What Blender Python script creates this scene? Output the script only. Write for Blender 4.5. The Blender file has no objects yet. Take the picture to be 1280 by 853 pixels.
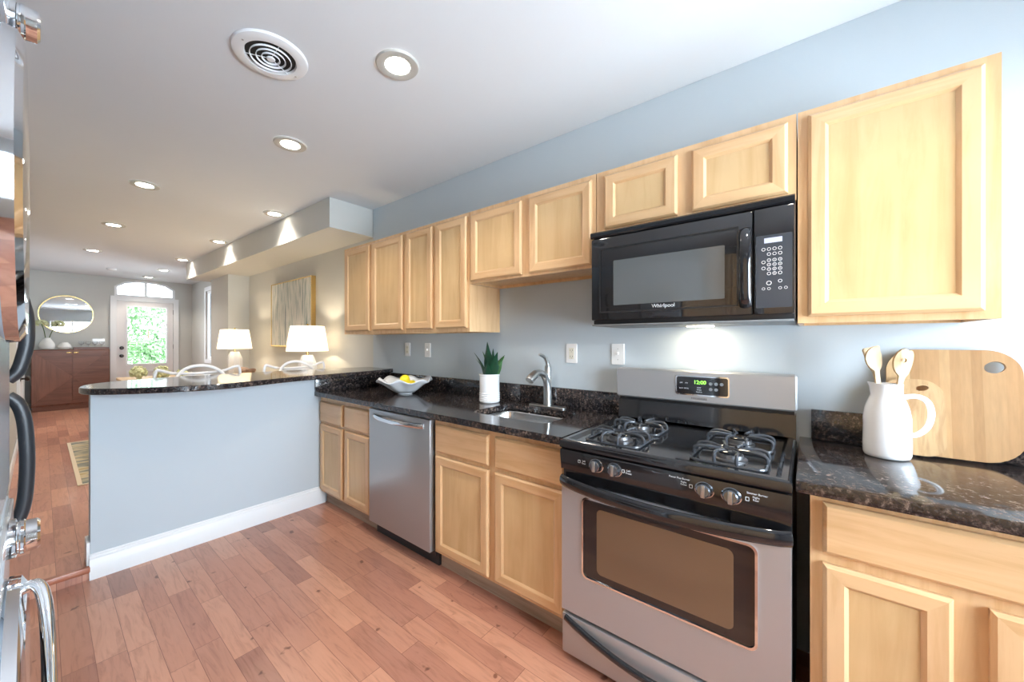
import bpy, bmesh, math, random
from math import sin, cos, pi, radians as R
from mathutils import Vector, Matrix
random.seed(7)
sc = bpy.context.scene
COL = sc.collection
# ------------------------------------------------------------------ camera, world, lights, exposure
cam_d = bpy.data.cameras.new('camera'); cam = bpy.data.objects.new('camera', cam_d); COL.objects.link(cam)
cam.location = (-2.085, -0.794, 1.321)
cam.rotation_euler = (R(90), 0, -R(50.027))
cam_d.sensor_width = 36; cam_d.lens = 471.5 / 1280 * 36
cam_d.shift_x = (640 - 614.05) / 1280; cam_d.shift_y = (426.6 - 426.5) / 1280
cam_d.clip_start = 0.01
sc.camera = cam
sc.view_settings.view_transform = 'Standard'; sc.view_settings.look = 'None'
sc.view_settings.gamma = 1.0; sc.view_settings.use_curve_mapping = False
sc.view_settings.exposure = 0.92
sc.cycles.use_denoising = True
sc.cycles.max_bounces = 8
sc.cycles.sample_clamp_indirect = 8
W = bpy.data.worlds.new('world'); sc.world = W; W.use_nodes = True
W.node_tree.nodes['Background'].inputs[0].default_value = (0.80, 0.90, 1.0, 1)
W.node_tree.nodes['Background'].inputs[1].default_value = 5.0
def area(name, loc, rot, sx, sy, power, color):
    d = bpy.data.lights.new(name, 'AREA'); d.shape = 'RECTANGLE'; d.size = sx; d.size_y = sy
    d.energy = power; d.color = color
    o = bpy.data.objects.new(name, d); COL.objects.link(o); o.location = loc; o.rotation_euler = rot
    return o
KWIN = 118
area('kitchen_window_daylight', (-1.0, -2.62, 1.42), (R(90), 0, 0), 1.8, 1.45, KWIN, (0.72, 0.87, 1.0))
p1 = area('front_door_portal', (-0.66, 10.04, 1.75), (-R(90), 0, 0), 0.95, 1.7, 1, (1, 1, 1)); p1.data.cycles.is_portal = True
p2 = area('side_window_portal', (0.23, 8.22, 1.65), (0, R(90), 0), 1.5, 1.0, 1, (1, 1, 1)); p2.data.cycles.is_portal = True
SPOT = 17.0; LAMPW = 7.0; HOODW = .35
sun_d = bpy.data.lights.new('sun', 'SUN'); sun_d.energy = 5; sun_d.angle = R(1)
sun = bpy.data.objects.new('sun', sun_d); COL.objects.link(sun); sun.rotation_euler = (R(-12), R(38), 0)

# ------------------------------------------------------------------ materials
def S(r, g, b):
    f = lambda c: (c/255/12.92) if c/255 <= .04045 else ((c/255+.055)/1.055)**2.4
    return (f(r), f(g), f(b), 1)
def newmat(name):
    m = bpy.data.materials.new(name); m.use_nodes = True
    return m, m.node_tree, m.node_tree.nodes['Principled BSDF']
def mat(name, col, rough=.5, metal=0, coat=0, bump=0, bscale=60, vary=0, vscale=6, **kw):
    m, nt, p = newmat(name); N = nt.nodes; L = nt.links
    p.inputs['Base Color'].default_value = col; p.inputs['Roughness'].default_value = rough
    p.inputs['Metallic'].default_value = metal; p.inputs['Coat Weight'].default_value = coat
    p.inputs['Coat Roughness'].default_value = .05
    for k, v in kw.items(): p.inputs[k.replace('_', ' ')].default_value = v
    tc = N.new('ShaderNodeTexCoord')
    n = N.new('ShaderNodeTexNoise'); n.inputs['Scale'].default_value = vscale; n.inputs['Detail'].default_value = 3
    L.new(tc.outputs['Object'], n.inputs['Vector'])
    mx = N.new('ShaderNodeMixRGB'); mx.blend_type = 'MULTIPLY'; mx.inputs[0].default_value = max(vary, .02)
    mx.inputs[1].default_value = col; L.new(n.outputs['Fac'], mx.inputs[2]); L.new(mx.outputs[0], p.inputs['Base Color'])
    if bump:
        n2 = N.new('ShaderNodeTexNoise'); n2.inputs['Scale'].default_value = bscale
        L.new(tc.outputs['Object'], n2.inputs['Vector'])
        b = N.new('ShaderNodeBump'); b.inputs['Strength'].default_value = bump; b.inputs['Distance'].default_value = .002
        L.new(n2.outputs['Fac'], b.inputs['Height']); L.new(b.outputs[0], p.inputs['Normal'])
    return m
def ramp(N, stops):
    r = N.new('ShaderNodeValToRGB'); e = r.color_ramp.elements
    e[0].position, e[0].color = stops[0]; e[1].position, e[1].color = stops[-1]
    for pos, c in stops[1:-1]:
        x = e.new(pos); x.color = c
    return r
def wood(name, c1, c2, rough=.32, stretch=(14, 14, 1.0), coat=.25, scale=1.6, dark=None):
    m, nt, p = newmat(name); N = nt.nodes; L = nt.links
    tc = N.new('ShaderNodeTexCoord'); oi = N.new('ShaderNodeObjectInfo')
    ad = N.new('ShaderNodeVectorMath'); ad.operation = 'ADD'
    mu = N.new('ShaderNodeVectorMath'); mu.operation = 'SCALE'; mu.inputs[3].default_value = 17
    cb = N.new('ShaderNodeCombineXYZ')
    for i in range(3): L.new(oi.outputs['Random'], cb.inputs[i])
    L.new(cb.outputs[0], mu.inputs[0]); L.new(tc.outputs['Object'], ad.inputs[0]); L.new(mu.outputs[0], ad.inputs[1])
    mp = N.new('ShaderNodeMapping'); mp.inputs['Scale'].default_value = stretch; L.new(ad.outputs[0], mp.inputs['Vector'])
    n = N.new('ShaderNodeTexNoise'); n.inputs['Scale'].default_value = scale; n.inputs['Detail'].default_value = 7
    n.inputs['Roughness'].default_value = .62; n.inputs['Distortion'].default_value = .7; L.new(mp.outputs[0], n.inputs['Vector'])
    r = ramp(N, [(.3, c2), (.55, c1), (.8, c1)]); L.new(n.outputs['Fac'], r.inputs[0])
    n3 = N.new('ShaderNodeTexNoise'); n3.inputs['Scale'].default_value = 3.5; L.new(ad.outputs[0], n3.inputs['Vector'])
    mx = N.new('ShaderNodeMixRGB'); mx.blend_type = 'MULTIPLY'; mx.inputs[0].default_value = .22
    r3 = ramp(N, [(.35, (.62, .55, .48, 1)), (.6, (1, 1, 1, 1))]); L.new(n3.outputs['Fac'], r3.inputs[0])
    L.new(r.outputs[0], mx.inputs[1]); L.new(r3.outputs[0], mx.inputs[2]); L.new(mx.outputs[0], p.inputs['Base Color'])
    p.inputs['Roughness'].default_value = rough; p.inputs['Coat Weight'].default_value = coat; p.inputs['Coat Roughness'].default_value = .15
    return m
MAPLE = wood('maple', S(231, 193, 147), S(216, 172, 124))
MAPLE_H = wood('maple_rail', S(231, 192, 145), S(214, 169, 120), stretch=(14, 1.0, 14))
MAPLE_P = wood('maple_panel', S(226, 192, 142), S(213, 174, 123), stretch=(9, 9, .9))
TOEKICK = wood('toe_kick_ply', S(178, 158, 138), S(140, 118, 100), stretch=(14, 1, 14), rough=.6, coat=0)
WALNUT = wood('walnut', S(132, 88, 70), S(104, 66, 52), rough=.4, stretch=(12, 12, .9), coat=.1)
WALNUT_H = wood('walnut_cross', S(122, 80, 64), S(94, 58, 46), rough=.4, stretch=(1, 12, 12), coat=.1)
BAMBOO = wood('bamboo', S(198, 166, 124), S(172, 134, 94), stretch=(30, 30, 1.2), rough=.45, coat=0)
SPOONWOOD = wood('beech', S(208, 180, 140), S(186, 152, 110), stretch=(30, 30, 2), rough=.55, coat=0)
DRIFT = wood('drift_wood', S(170, 140, 120), S(125, 96, 80), stretch=(12, 12, 12), rough=.6, coat=0)

def board_mat():
    m, nt, p = newmat('bamboo_strips'); N = nt.nodes; L = nt.links
    tc = N.new('ShaderNodeTexCoord'); mp = N.new('ShaderNodeMapping'); mp.inputs['Rotation'].default_value = (0, R(90), 0)
    mp2 = N.new('ShaderNodeMapping'); mp2.inputs['Scale'].default_value = (0, 42, 1.6); L.new(tc.outputs['Object'], mp2.inputs[0])
    sn = N.new('ShaderNodeVectorMath'); sn.operation = 'FLOOR'
    L.new(mp2.outputs[0], sn.inputs[0])
    wn = N.new('ShaderNodeTexWhiteNoise'); L.new(sn.outputs[0], wn.inputs['Vector'])
    r = ramp(N, [(0, S(178, 136, 94)), (.5, S(198, 158, 114)), (1, S(220, 188, 142))]); L.new(wn.outputs['Value'], r.inputs[0])
    mp3 = N.new('ShaderNodeMapping'); mp3.inputs['Scale'].default_value = (60, 60, 3); L.new(tc.outputs['Object'], mp3.inputs[0])
    n = N.new('ShaderNodeTexNoise'); n.inputs['Scale'].default_value = 2; n.inputs['Detail'].default_value = 5; L.new(mp3.outputs[0], n.inputs[0])
    mx = N.new('ShaderNodeMixRGB'); mx.blend_type = 'MULTIPLY'; mx.inputs[0].default_value = .3
    L.new(r.outputs[0], mx.inputs[1]); L.new(n.outputs['Fac'], mx.inputs[2]); L.new(mx.outputs[0], p.inputs['Base Color'])
    p.inputs['Roughness'].default_value = .42
    return m
BOARD = board_mat()

def granite_mat():
    m, nt, p = newmat('granite'); N = nt.nodes; L = nt.links
    tc = N.new('ShaderNodeTexCoord')
    n1 = N.new('ShaderNodeTexNoise'); n1.inputs['Scale'].default_value = 68; n1.inputs['Detail'].default_value = 6; n1.inputs['Roughness'].default_value = .7
    n2 = N.new('ShaderNodeTexVoronoi'); n2.inputs['Scale'].default_value = 150
    n3 = N.new('ShaderNodeTexNoise'); n3.inputs['Scale'].default_value = 9; n3.inputs['Detail'].default_value = 3
    for n in (n1, n2, n3): L.new(tc.outputs['Object'], n.inputs['Vector'])
    r1 = ramp(N, [(.42, (.007, .008, .011, 1)), (.52, (.028, .025, .026, 1)), (.58, (.10, .078, .068, 1)), (.68, (.36, .31, .28, 1))])
    L.new(n1.outputs['Fac'], r1.inputs[0])
    r2 = ramp(N, [(.0, (.30, .26, .23, 1)), (.25, (.05, .04, .04, 1)), (1, (.012, .012, .015, 1))]); L.new(n2.outputs['Color'], r2.inputs[0])
    mx = N.new('ShaderNodeMixRGB'); mx.inputs[0].default_value = .35; L.new(r1.outputs[0], mx.inputs[1]); L.new(r2.outputs[0], mx.inputs[2])
    r3 = ramp(N, [(.35, (.55, .55, .6, 1)), (.65, (1.3, 1.15, 1.05, 1))]); L.new(n3.outputs['Fac'], r3.inputs[0])
    m2 = N.new('ShaderNodeMixRGB'); m2.blend_type = 'MULTIPLY'; m2.inputs[0].default_value = 1
    L.new(mx.outputs[0], m2.inputs[1]); L.new(r3.outputs[0], m2.inputs[2]); L.new(m2.outputs[0], p.inputs['Base Color'])
    p.inputs['Roughness'].default_value = .09; p.inputs['IOR'].default_value = 1.65
    return m
GRANITE = granite_mat()

def floor_mat(name, w=.0925, tone=1.0):
    m, nt, p = newmat(name); N = nt.nodes; L = nt.links
    tc = N.new('ShaderNodeTexCoord'); sp = N.new('ShaderNodeSeparateXYZ'); L.new(tc.outputs['Object'], sp.inputs[0])
    def math_(op, a, b=None):
        n = N.new('ShaderNodeMath'); n.operation = op
        for i, v in enumerate((a, b)):
            if v is None: continue
            if isinstance(v, (int, float)): n.inputs[i].default_value = v
            else: L.new(v, n.inputs[i])
        return n.outputs[0]
    u = math_('DIVIDE', sp.outputs[0], w); row = math_('FLOOR', u); fu = math_('FRACT', u)
    wr = N.new('ShaderNodeTexWhiteNoise'); wr.noise_dimensions = '1D'; L.new(row, wr.inputs['W'])
    v0 = math_('ADD', math_('DIVIDE', sp.outputs[1], .52), math_('MULTIPLY', wr.outputs['Value'], 7.3))
    col = math_('FLOOR', v0); fv = math_('FRACT', v0)
    cb = N.new('ShaderNodeCombineXYZ'); L.new(row, cb.inputs[0]); L.new(col, cb.inputs[1])
    wn = N.new('ShaderNodeTexWhiteNoise'); L.new(cb.outputs[0], wn.inputs['Vector'])
    r = ramp(N, [(0, S(156, 108, 90)), (.3, S(174, 121, 100)), (.6, S(184, 131, 107)), (.85, S(198, 146, 120)), (1, S(164, 113, 94))]); L.new(wn.outputs['Value'], r.inputs[0])
    # grain, shifted per plank
    ms = N.new('ShaderNodeVectorMath'); ms.operation = 'SCALE'; ms.inputs[3].default_value = 9; L.new(wn.outputs['Color'], ms.inputs[0])
    av = N.new('ShaderNodeVectorMath'); av.operation = 'ADD'; L.new(tc.outputs['Object'], av.inputs[0]); L.new(ms.outputs[0], av.inputs[1])
    mp = N.new('ShaderNodeMapping'); mp.inputs['Scale'].default_value = (14, 1.5, 1); L.new(av.outputs[0], mp.inputs[0])
    n = N.new('ShaderNodeTexNoise'); n.inputs['Scale'].default_value = 2.6; n.inputs['Detail'].default_value = 8; n.inputs['Distortion'].default_value = 1.6; n.inputs['Roughness'].default_value = .6
    L.new(mp.outputs[0], n.inputs[0])
    rg = ramp(N, [(.28, (.5, .42, .38, 1)), (.5, (.92, .9, .88, 1)), (.75, (1.05, 1.05, 1.05, 1))]); L.new(n.outputs['Fac'], rg.inputs[0])
    mx = N.new('ShaderNodeMixRGB'); mx.blend_type = 'MULTIPLY'; mx.inputs[0].default_value = .6; L.new(r.outputs[0], mx.inputs[1]); L.new(rg.outputs[0], mx.inputs[2])
    # knots and scuffs
    n4 = N.new('ShaderNodeTexNoise'); n4.inputs['Scale'].default_value = 16; n4.inputs['Detail'].default_value = 2; L.new(av.outputs[0], n4.inputs[0])
    rk = ramp(N, [(.24, (.25, .16, .12, 1)), (.3, (1, 1, 1, 1))]); L.new(n4.outputs['Fac'], rk.inputs[0])
    mk = N.new('ShaderNodeMixRGB'); mk.blend_type = 'MULTIPLY'; mk.inputs[0].default_value = .8; L.new(mx.outputs[0], mk.inputs[1]); L.new(rk.outputs[0], mk.inputs[2])
    gu = math_('LESS_THAN', fu, .022); gv = math_('LESS_THAN', fv, .0045); g = math_('MAXIMUM', gu, gv)
    mg = N.new('ShaderNodeMixRGB'); mg.inputs[2].default_value = S(110, 66, 50); L.new(math_('MULTIPLY', g, .8), mg.inputs[0]); L.new(mk.outputs[0], mg.inputs[1])
    mt = N.new('ShaderNodeMixRGB'); mt.blend_type = 'MULTIPLY'; mt.inputs[0].default_value = 1; mt.inputs[2].default_value = (tone, tone*1.0, tone, 1)
    L.new(mg.outputs[0], mt.inputs[1]); L.new(mt.outputs[0], p.inputs['Base Color'])
    b = N.new('ShaderNodeBump'); b.inputs['Strength'].default_value = .25; b.inputs['Distance'].default_value = .003; b.invert = True
    L.new(g, b.inputs['Height']); L.new(b.outputs[0], p.inputs['Normal'])
    p.inputs['Roughness'].default_value = .30; p.inputs['Coat Weight'].default_value = .3; p.inputs['Coat Roughness'].default_value = .12
    return m
FLOOR = floor_mat('hardwood', tone=1.18); FLOOR2 = floor_mat('hardwood_living', tone=1.25)

PAINT = mat('wall_paint', S(196, 206, 213), .7, Specular_IOR_Level=.3, bump=.15, bscale=300)
PAINT_L = mat('wall_paint_living', S(206, 207, 203), .8, Specular_IOR_Level=.2, bump=.15, bscale=300)
CEIL = mat('ceiling_paint', S(226, 230, 234), .9, Specular_IOR_Level=.1, bump=.12, bscale=200)
WHITE = mat('white_trim', S(238, 240, 242), .35)
WHITE_D = mat('white_door', S(232, 230, 230), .35)
PLASTIC = mat('white_plastic', S(242, 242, 242), .25, coat=.3)
CERAMIC = mat('white_ceramic', S(243, 244, 246), .22, coat=.5)
CERAMIC_T = mat('textured_ceramic', S(232, 232, 228), .6, bump=.8, bscale=220)
SLOT = mat('dark_slot', S(30, 28, 26), .6)
BLACK = mat('black_gloss', (.012, .012, .014, 1), .07, coat=.6)
BLACK_M = mat('black_satin', (.02, .02, .022, 1), .3)
ENAMEL = mat('black_enamel', (.014, .014, .016, 1), .12, coat=.6)
GRATE = mat('grate_enamel', (.05, .055, .065, 1), .22, coat=.5)
def steel(name, col, rough, axis):
    m, nt, p = newmat(name); N = nt.nodes; L = nt.links
    tc = N.new('ShaderNodeTexCoord'); mp = N.new('ShaderNodeMapping'); mp.inputs['Scale'].default_value = axis
    L.new(tc.outputs['Object'], mp.inputs[0]); n = N.new('ShaderNodeTexNoise'); n.inputs['Scale'].default_value = 6; n.inputs['Detail'].default_value = 4
    L.new(mp.outputs[0], n.inputs[0]); r = ramp(N, [(.3, (rough*.95,)*3+(1,)), (.7, (rough*1.05,)*3+(1,))])
    L.new(n.outputs['Fac'], r.inputs[0]); L.new(r.outputs[0], p.inputs['Roughness'])
    p.inputs['Base Color'].default_value = col; p.inputs['Metallic'].default_value = .62
    return m
STEEL = steel('brushed_steel', (.50, .51, .53, 1), .42, (1, 1, 60))
STEEL_V = steel('brushed_steel_vertical', (.45, .46, .47, 1), .30, (60, 60, 1))
STEEL_S = mat('sink_steel', (.66, .66, .66, 1), .25, metal=1)
NICKEL = mat('brushed_nickel', (.50, .51, .51, 1), .33, metal=1)
CHROME = mat('chrome', (.80, .82, .85, 1), .05, metal=1)
BRASS = mat('brass', (.80, .58, .24, 1), .25, metal=1)
BRONZE = mat('dark_bronze', (.06, .05, .045, 1), .3, metal=1)
WASHER = mat('washer_silver', S(196, 204, 212), .22, metal=.35, coat=.6)
MIRROR = mat('mirror_silver', (.92, .93, .93, 1), .01, metal=1)
OVENGLASS = mat('oven_window_reflection_tint', (.17, .105, .062, 1), .1, coat=.5)  # brown base paints in the tan reflection along with the brownish oven interior
MWGLASS = mat('microwave_window', (.11, .12, .125, 1), .12, coat=.5)
MWPANEL = mat('microwave_panel', (.035, .05, .07, 1), .12, coat=.5)
MARK = mat('printed_marking', S(215, 220, 225), .5)
GREYMARK = mat('grey_marking', S(90, 90, 92), .5)
def emis(name, col, st):
    m, nt, p = newmat(name)
    p.inputs['Base Color'].default_value = col; p.inputs['Emission Color'].default_value = col; p.inputs['Emission Strength'].default_value = st
    return m
LENS = emis('lit_lens', (1, .93, .82, 1), 14)
LED = emis('green_led', (.25, .9, .08, 1), 1.6)
LCD = emis('lcd_display', (.35, .38, .55, 1), .45)
LEAF = mat('snake_leaf', S(30, 84, 58), .35, coat=.3, vary=.7, vscale=40)
LEAF2 = mat('snake_leaf_light', S(74, 128, 70), .35, coat=.3, vary=.7, vscale=60)
SOIL = mat('soil', S(60, 44, 34), .9, bump=1)
LEMON = mat('lemon', S(244, 222, 40), .4, bump=.4, bscale=250)
HYDR = mat('hydrangea', S(226, 230, 184), .7, bump=1, bscale=90, vary=.3, vscale=60)
STEM = mat('stem', S(86, 104, 56), .6)
FOLI = mat('bush_leaf', S(120, 168, 110), .6, vary=.6, vscale=3)
RUGB = mat('rug_border', S(226, 212, 190), .9)
def pane_mat():
    m = bpy.data.materials.new('clear_glass'); m.use_nodes = True; nt = m.node_tree; N = nt.nodes; L = nt.links
    N.remove(N['Principled BSDF']); t = N.new('ShaderNodeBsdfTransparent'); g = N.new('ShaderNodeBsdfGlossy'); g.inputs['Roughness'].default_value = .02
    f = N.new('ShaderNodeFresnel'); f.inputs[0].default_value = 1.45; mx = N.new('ShaderNodeMixShader')
    L.new(f.outputs[0], mx.inputs[0]); L.new(t.outputs[0], mx.inputs[1]); L.new(g.outputs[0], mx.inputs[2]); L.new(mx.outputs[0], N['Material Output'].inputs[0])
    return m
GLASS = pane_mat()
def shade_mat():
    m = bpy.data.materials.new('linen_shade'); m.use_nodes = True; nt = m.node_tree; N = nt.nodes; L = nt.links
    N.remove(N['Principled BSDF']); d = N.new('ShaderNodeBsdfDiffuse'); t = N.new('ShaderNodeBsdfTranslucent')
    d.inputs[0].default_value = (.95, .92, .86, 1); t.inputs[0].default_value = (.95, .90, .80, 1)
    mx = N.new('ShaderNodeMixShader'); mx.inputs[0].default_value = .6
    L.new(d.outputs[0], mx.inputs[1]); L.new(t.outputs[0], mx.inputs[2]); L.new(mx.outputs[0], N['Material Output'].inputs[0])
    return m
SHADE = shade_mat()
def art_mat():
    m, nt, p = newmat('abstract_canvas'); N = nt.nodes; L = nt.links
    tc = N.new('ShaderNodeTexCoord'); mp = N.new('ShaderNodeMapping'); mp.inputs['Scale'].default_value = (1, 16, .9); L.new(tc.outputs['Object'], mp.inputs[0])
    n = N.new('ShaderNodeTexNoise'); n.inputs['Scale'].default_value = 2.2; n.inputs['Detail'].default_value = 5; n.inputs['Distortion'].default_value = .5; L.new(mp.outputs[0], n.inputs[0])
    r = ramp(N, [(.3, S(96, 120, 124)), (.4, S(150, 170, 168)), (.47, S(222, 222, 216)), (.56, S(230, 229, 222)), (.62, S(160, 176, 174)), (.7, S(226, 224, 216))]); L.new(n.outputs['Fac'], r.inputs[0])
    L.new(r.outputs[0], p.inputs['Base Color']); p.inputs['Roughness'].default_value = .8
    return m
ART = art_mat()
def rug_mat():
    m, nt, p = newmat('rug_weave'); N = nt.nodes; L = nt.links
    tc = N.new('ShaderNodeTexCoord'); mp = N.new('ShaderNodeMapping'); mp.inputs['Scale'].default_value = (2, 6, 1); L.new(tc.outputs['Object'], mp.inputs[0])
    n = N.new('ShaderNodeTexNoise'); n.inputs['Scale'].default_value = 1.8; n.inputs['Detail'].default_value = 6; L.new(mp.outputs[0], n.inputs[0])
    r = ramp(N, [(.32, S(96, 110, 116)), (.45, S(150, 150, 138)), (.55, S(205, 192, 160)), (.68, S(176, 156, 116))]); L.new(n.outputs['Fac'], r.inputs[0])
    L.new(r.outputs[0], p.inputs['Base Color']); p.inputs['Roughness'].default_value = .95
    return m
RUG = rug_mat()

# ------------------------------------------------------------------ mesh helpers
def rrect(cx, cy, w, h, r, n=6):
    pts = []
    for sx, sy, a0 in ((1, 1, 0), (-1, 1, 90), (-1, -1, 180), (1, -1, 270)):
        for i in range(n + 1):
            a = R(a0 + 90 * i / n); pts.append((cx + sx*(w/2 - r) + r*cos(a), cy + sy*(h/2 - r) + r*sin(a)))
    return pts
def ell(cx, cy, a, b, n=24, rot=0):
    return [(cx + a*cos(t)*cos(rot) - b*sin(t)*sin(rot), cy + a*cos(t)*sin(rot) + b*sin(t)*cos(rot)) for t in [2*pi*i/n for i in range(n)]]
AX = {'X': lambda a, b, d: (d, a, b), 'Y': lambda a, b, d: (a, d, b), 'Z': lambda a, b, d: (a, b, d)}
class B:
    def __init__(s): s.bm = bmesh.new()
    def box(s, x0, x1, y0, y1, z0, z1, bev=0, seg=2):
        v = [s.bm.verts.new((x, y, z)) for x in (x0, x1) for y in (y0, y1) for z in (z0, z1)]
        fs = [s.bm.faces.new([v[i] for i in f]) for f in ((0, 1, 3, 2), (4, 6, 7, 5), (0, 4, 5, 1), (2, 3, 7, 6), (0, 2, 6, 4), (1, 5, 7, 3))]
        if bev:
            es = list({e for f in fs for e in f.edges})
            bmesh.ops.bevel(s.bm, geom=es, offset=bev, segments=seg, profile=.5, affect='EDGES')
        return s
    def loft(s, rings, cap0=True, cap1=True, closed=True):
        R_ = [[s.bm.verts.new(p) for p in r] for r in rings]; n = len(R_[0])
        for a, b in zip(R_, R_[1:]):
            for i in range(n if closed else n - 1):
                j = (i + 1) % n; s.bm.faces.new((a[i], a[j], b[j], b[i]))
        if cap0: s.bm.faces.new(R_[0][::-1])
        if cap1: s.bm.faces.new(R_[-1])
        return R_
    def prism(s, poly, ax, a0, a1, bev=0):
        f = AX[ax]
        if bev:
            cx = sum(p[0] for p in poly)/len(poly); cy = sum(p[1] for p in poly)/len(poly)
            def ins(d):
                out = []
                n = len(poly)
                for i in range(n):
                    p = Vector(poly[i]); a = Vector(poly[i-1]); b = Vector(poly[(i+1) % n])
                    t = (b - a).normalized(); nn = Vector((-t.y, t.x))
                    if nn.dot(Vector((cx, cy)) - p) < 0: nn = -nn
                    out.append(tuple(p + nn*d))
                return out
            sg = 1 if a1 > a0 else -1
            q = ins(bev)
            s.loft([[f(*p, a0) for p in q], [f(*p, a0+sg*bev) for p in poly], [f(*p, a1-sg*bev) for p in poly], [f(*p, a1) for p in q]])
        else:
            s.loft([[f(*p, a0) for p in poly], [f(*p, a1) for p in poly]])
        return s
    def plate(s, outer, holes, ax, a0, a1):
        f = AX[ax]; rings = []
        for poly in [outer] + holes:
            lo = [s.bm.verts.new(f(*p, a0)) for p in poly]; hi = [s.bm.verts.new(f(*p, a1)) for p in poly]; rings.append((lo, hi))
            n = len(poly)
            for i in range(n): s.bm.faces.new((lo[i], lo[(i+1) % n], hi[(i+1) % n], hi[i]))
        for k in (0, 1):
            es = []
            for r in rings:
                vs = r[k]; n = len(vs)
                es += [s.bm.edges.get((vs[i], vs[(i+1) % n])) for i in range(n)]
            bmesh.ops.triangle_fill(s.bm, use_beauty=True, use_dissolve=False, edges=es)
        return s
    def cyl(s, p0, p1, r0, r1=None, n=24, cap=True):
        r1 = r0 if r1 is None else r1; p0 = Vector(p0); p1 = Vector(p1); d = (p1-p0).normalized()
        u = d.orthogonal().normalized(); w = d.cross(u)
        s.loft([[tuple(p + (u*cos(2*pi*i/n) + w*sin(2*pi*i/n))*r) for i in range(n)] for p, r in ((p0, r0), (p1, r1))], cap, cap)
        return s
    def tube(s, pts, r, n=10, closed=False, flat=1.0, up=(0, 0, 1)):
        pts = [Vector(p) for p in pts]; m = len(pts); rings = []
        rs = r if isinstance(r, (list, tuple)) else [r]*m
        for i, p in enumerate(pts):
            a = pts[i-1] if (i or closed) else p; b = pts[(i+1) % m] if (i < m-1 or closed) else p
            t = (b-a).normalized()
            if i == 0:
                upv = Vector(up)
                if abs(t.dot(upv)) > .98: upv = Vector((1, 0, 0)) if abs(t.x) < .9 else Vector((0, 1, 0))
                u = t.cross(upv).normalized()
            else: u = (u - t*u.dot(t)).normalized()
            w = u.cross(t)
            rings.append([tuple(p + u*cos(2*pi*k/n)*rs[i]*flat + w*sin(2*pi*k/n)*rs[i]) for k in range(n)])
        if closed:
            rings.append(rings[0]); s.loft(rings, False, False); bmesh.ops.remove_doubles(s.bm, verts=s.bm.verts, dist=1e-6)
        else: s.loft(rings)
        return s
    def lathe(s, prof, c, n=32, ax='Z', cap0=True, cap1=True):
        f = AX[ax]; rings = []
        i0 = 'XYZ'.index(ax); o = [c[k] for k in range(3) if k != i0]
        for r, h in prof:
            rings.append([f(o[0]+r*cos(2*pi*i/n), o[1]+r*sin(2*pi*i/n), c[i0]+h) for i in range(n)])
        s.loft(rings, cap0, cap1); return s
    def sphere(s, c, r, sc_=(1, 1, 1), n=14):
        m = bmesh.ops.create_uvsphere(s.bm, u_segments=n*2, v_segments=n, radius=r)
        bmesh.ops.transform(s.bm, matrix=Matrix.Translation(c) @ Matrix.Diagonal((*sc_, 1)), verts=m['verts']); return s
def wloc(o):
    v = Vector((0, 0, 0))
    while o is not None: v = v + o.location; o = o.parent
    return v
def finish(name, b, mt, origin, smooth=35):
    bm = b.bm; bmesh.ops.remove_doubles(bm, verts=bm.verts, dist=1e-6)
    bmesh.ops.recalc_face_normals(bm, faces=bm.faces)
    bmesh.ops.translate(bm, verts=bm.verts, vec=-Vector(origin))
    me = bpy.data.meshes.new(name); bm.to_mesh(me); bm.free()
    for m in (mt if isinstance(mt, (list, tuple)) else [mt]): me.materials.append(m)
    me.shade_smooth(); me.set_sharp_from_angle(angle=R(smooth))
    o = bpy.data.objects.new(name, me); COL.objects.link(o); return o
def part(name, b, mt, parent, label=None, smooth=35):
    o = finish(name, b, mt, wloc(parent), smooth); o.parent = parent
    if label: o['label'] = label
    return o
def thing(name, label, cat, loc, group=None):
    o = bpy.data.objects.new(name, None); o.empty_display_size = .05; COL.objects.link(o); o.location = loc
    o['label'] = label; o['category'] = cat
    if group: o['group'] = group
    return o
def solo(name, b, mt, loc, label, cat, group=None):
    o = finish(name, b, mt, loc); o.location = loc; o['label'] = label; o['category'] = cat
    if group: o['group'] = group
    return o
def struct(name, b, mt, parent=None):
    if parent: return part(name, b, mt, parent)
    o = finish(name, b, mt, (0, 0, 0)); o['kind'] = 'structure'; return o
def copy_tree(o, parent=None):
    c = o.copy(); COL.objects.link(c)
    if parent: c.parent = parent
    for ch in list(o.children): copy_tree(ch, c)
    return c
def text(name, s, size, loc, mt, parent, face='-X', depth=.0004, align='CENTER'):
    cu = bpy.data.curves.new(name, 'FONT'); cu.body = s; cu.size = size; cu.extrude = depth; cu.align_x = align; cu.align_y = 'CENTER'
    t = bpy.data.objects.new(name, cu); COL.objects.link(t)
    bpy.context.view_layer.update()
    me = bpy.data.meshes.new_from_object(t.evaluated_get(bpy.context.evaluated_depsgraph_get()))
    bpy.data.objects.remove(t)
    M = Matrix(((0, 0, -1), (-1, 0, 0), (0, 1, 0))).to_4x4()   # reads towards -X
    me.transform(Matrix.Translation(Vector(loc) - wloc(parent)) @ M)
    me.materials.clear(); me.materials.append(mt)
    o = bpy.data.objects.new(name, me); COL.objects.link(o); o.parent = parent; return o

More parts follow.
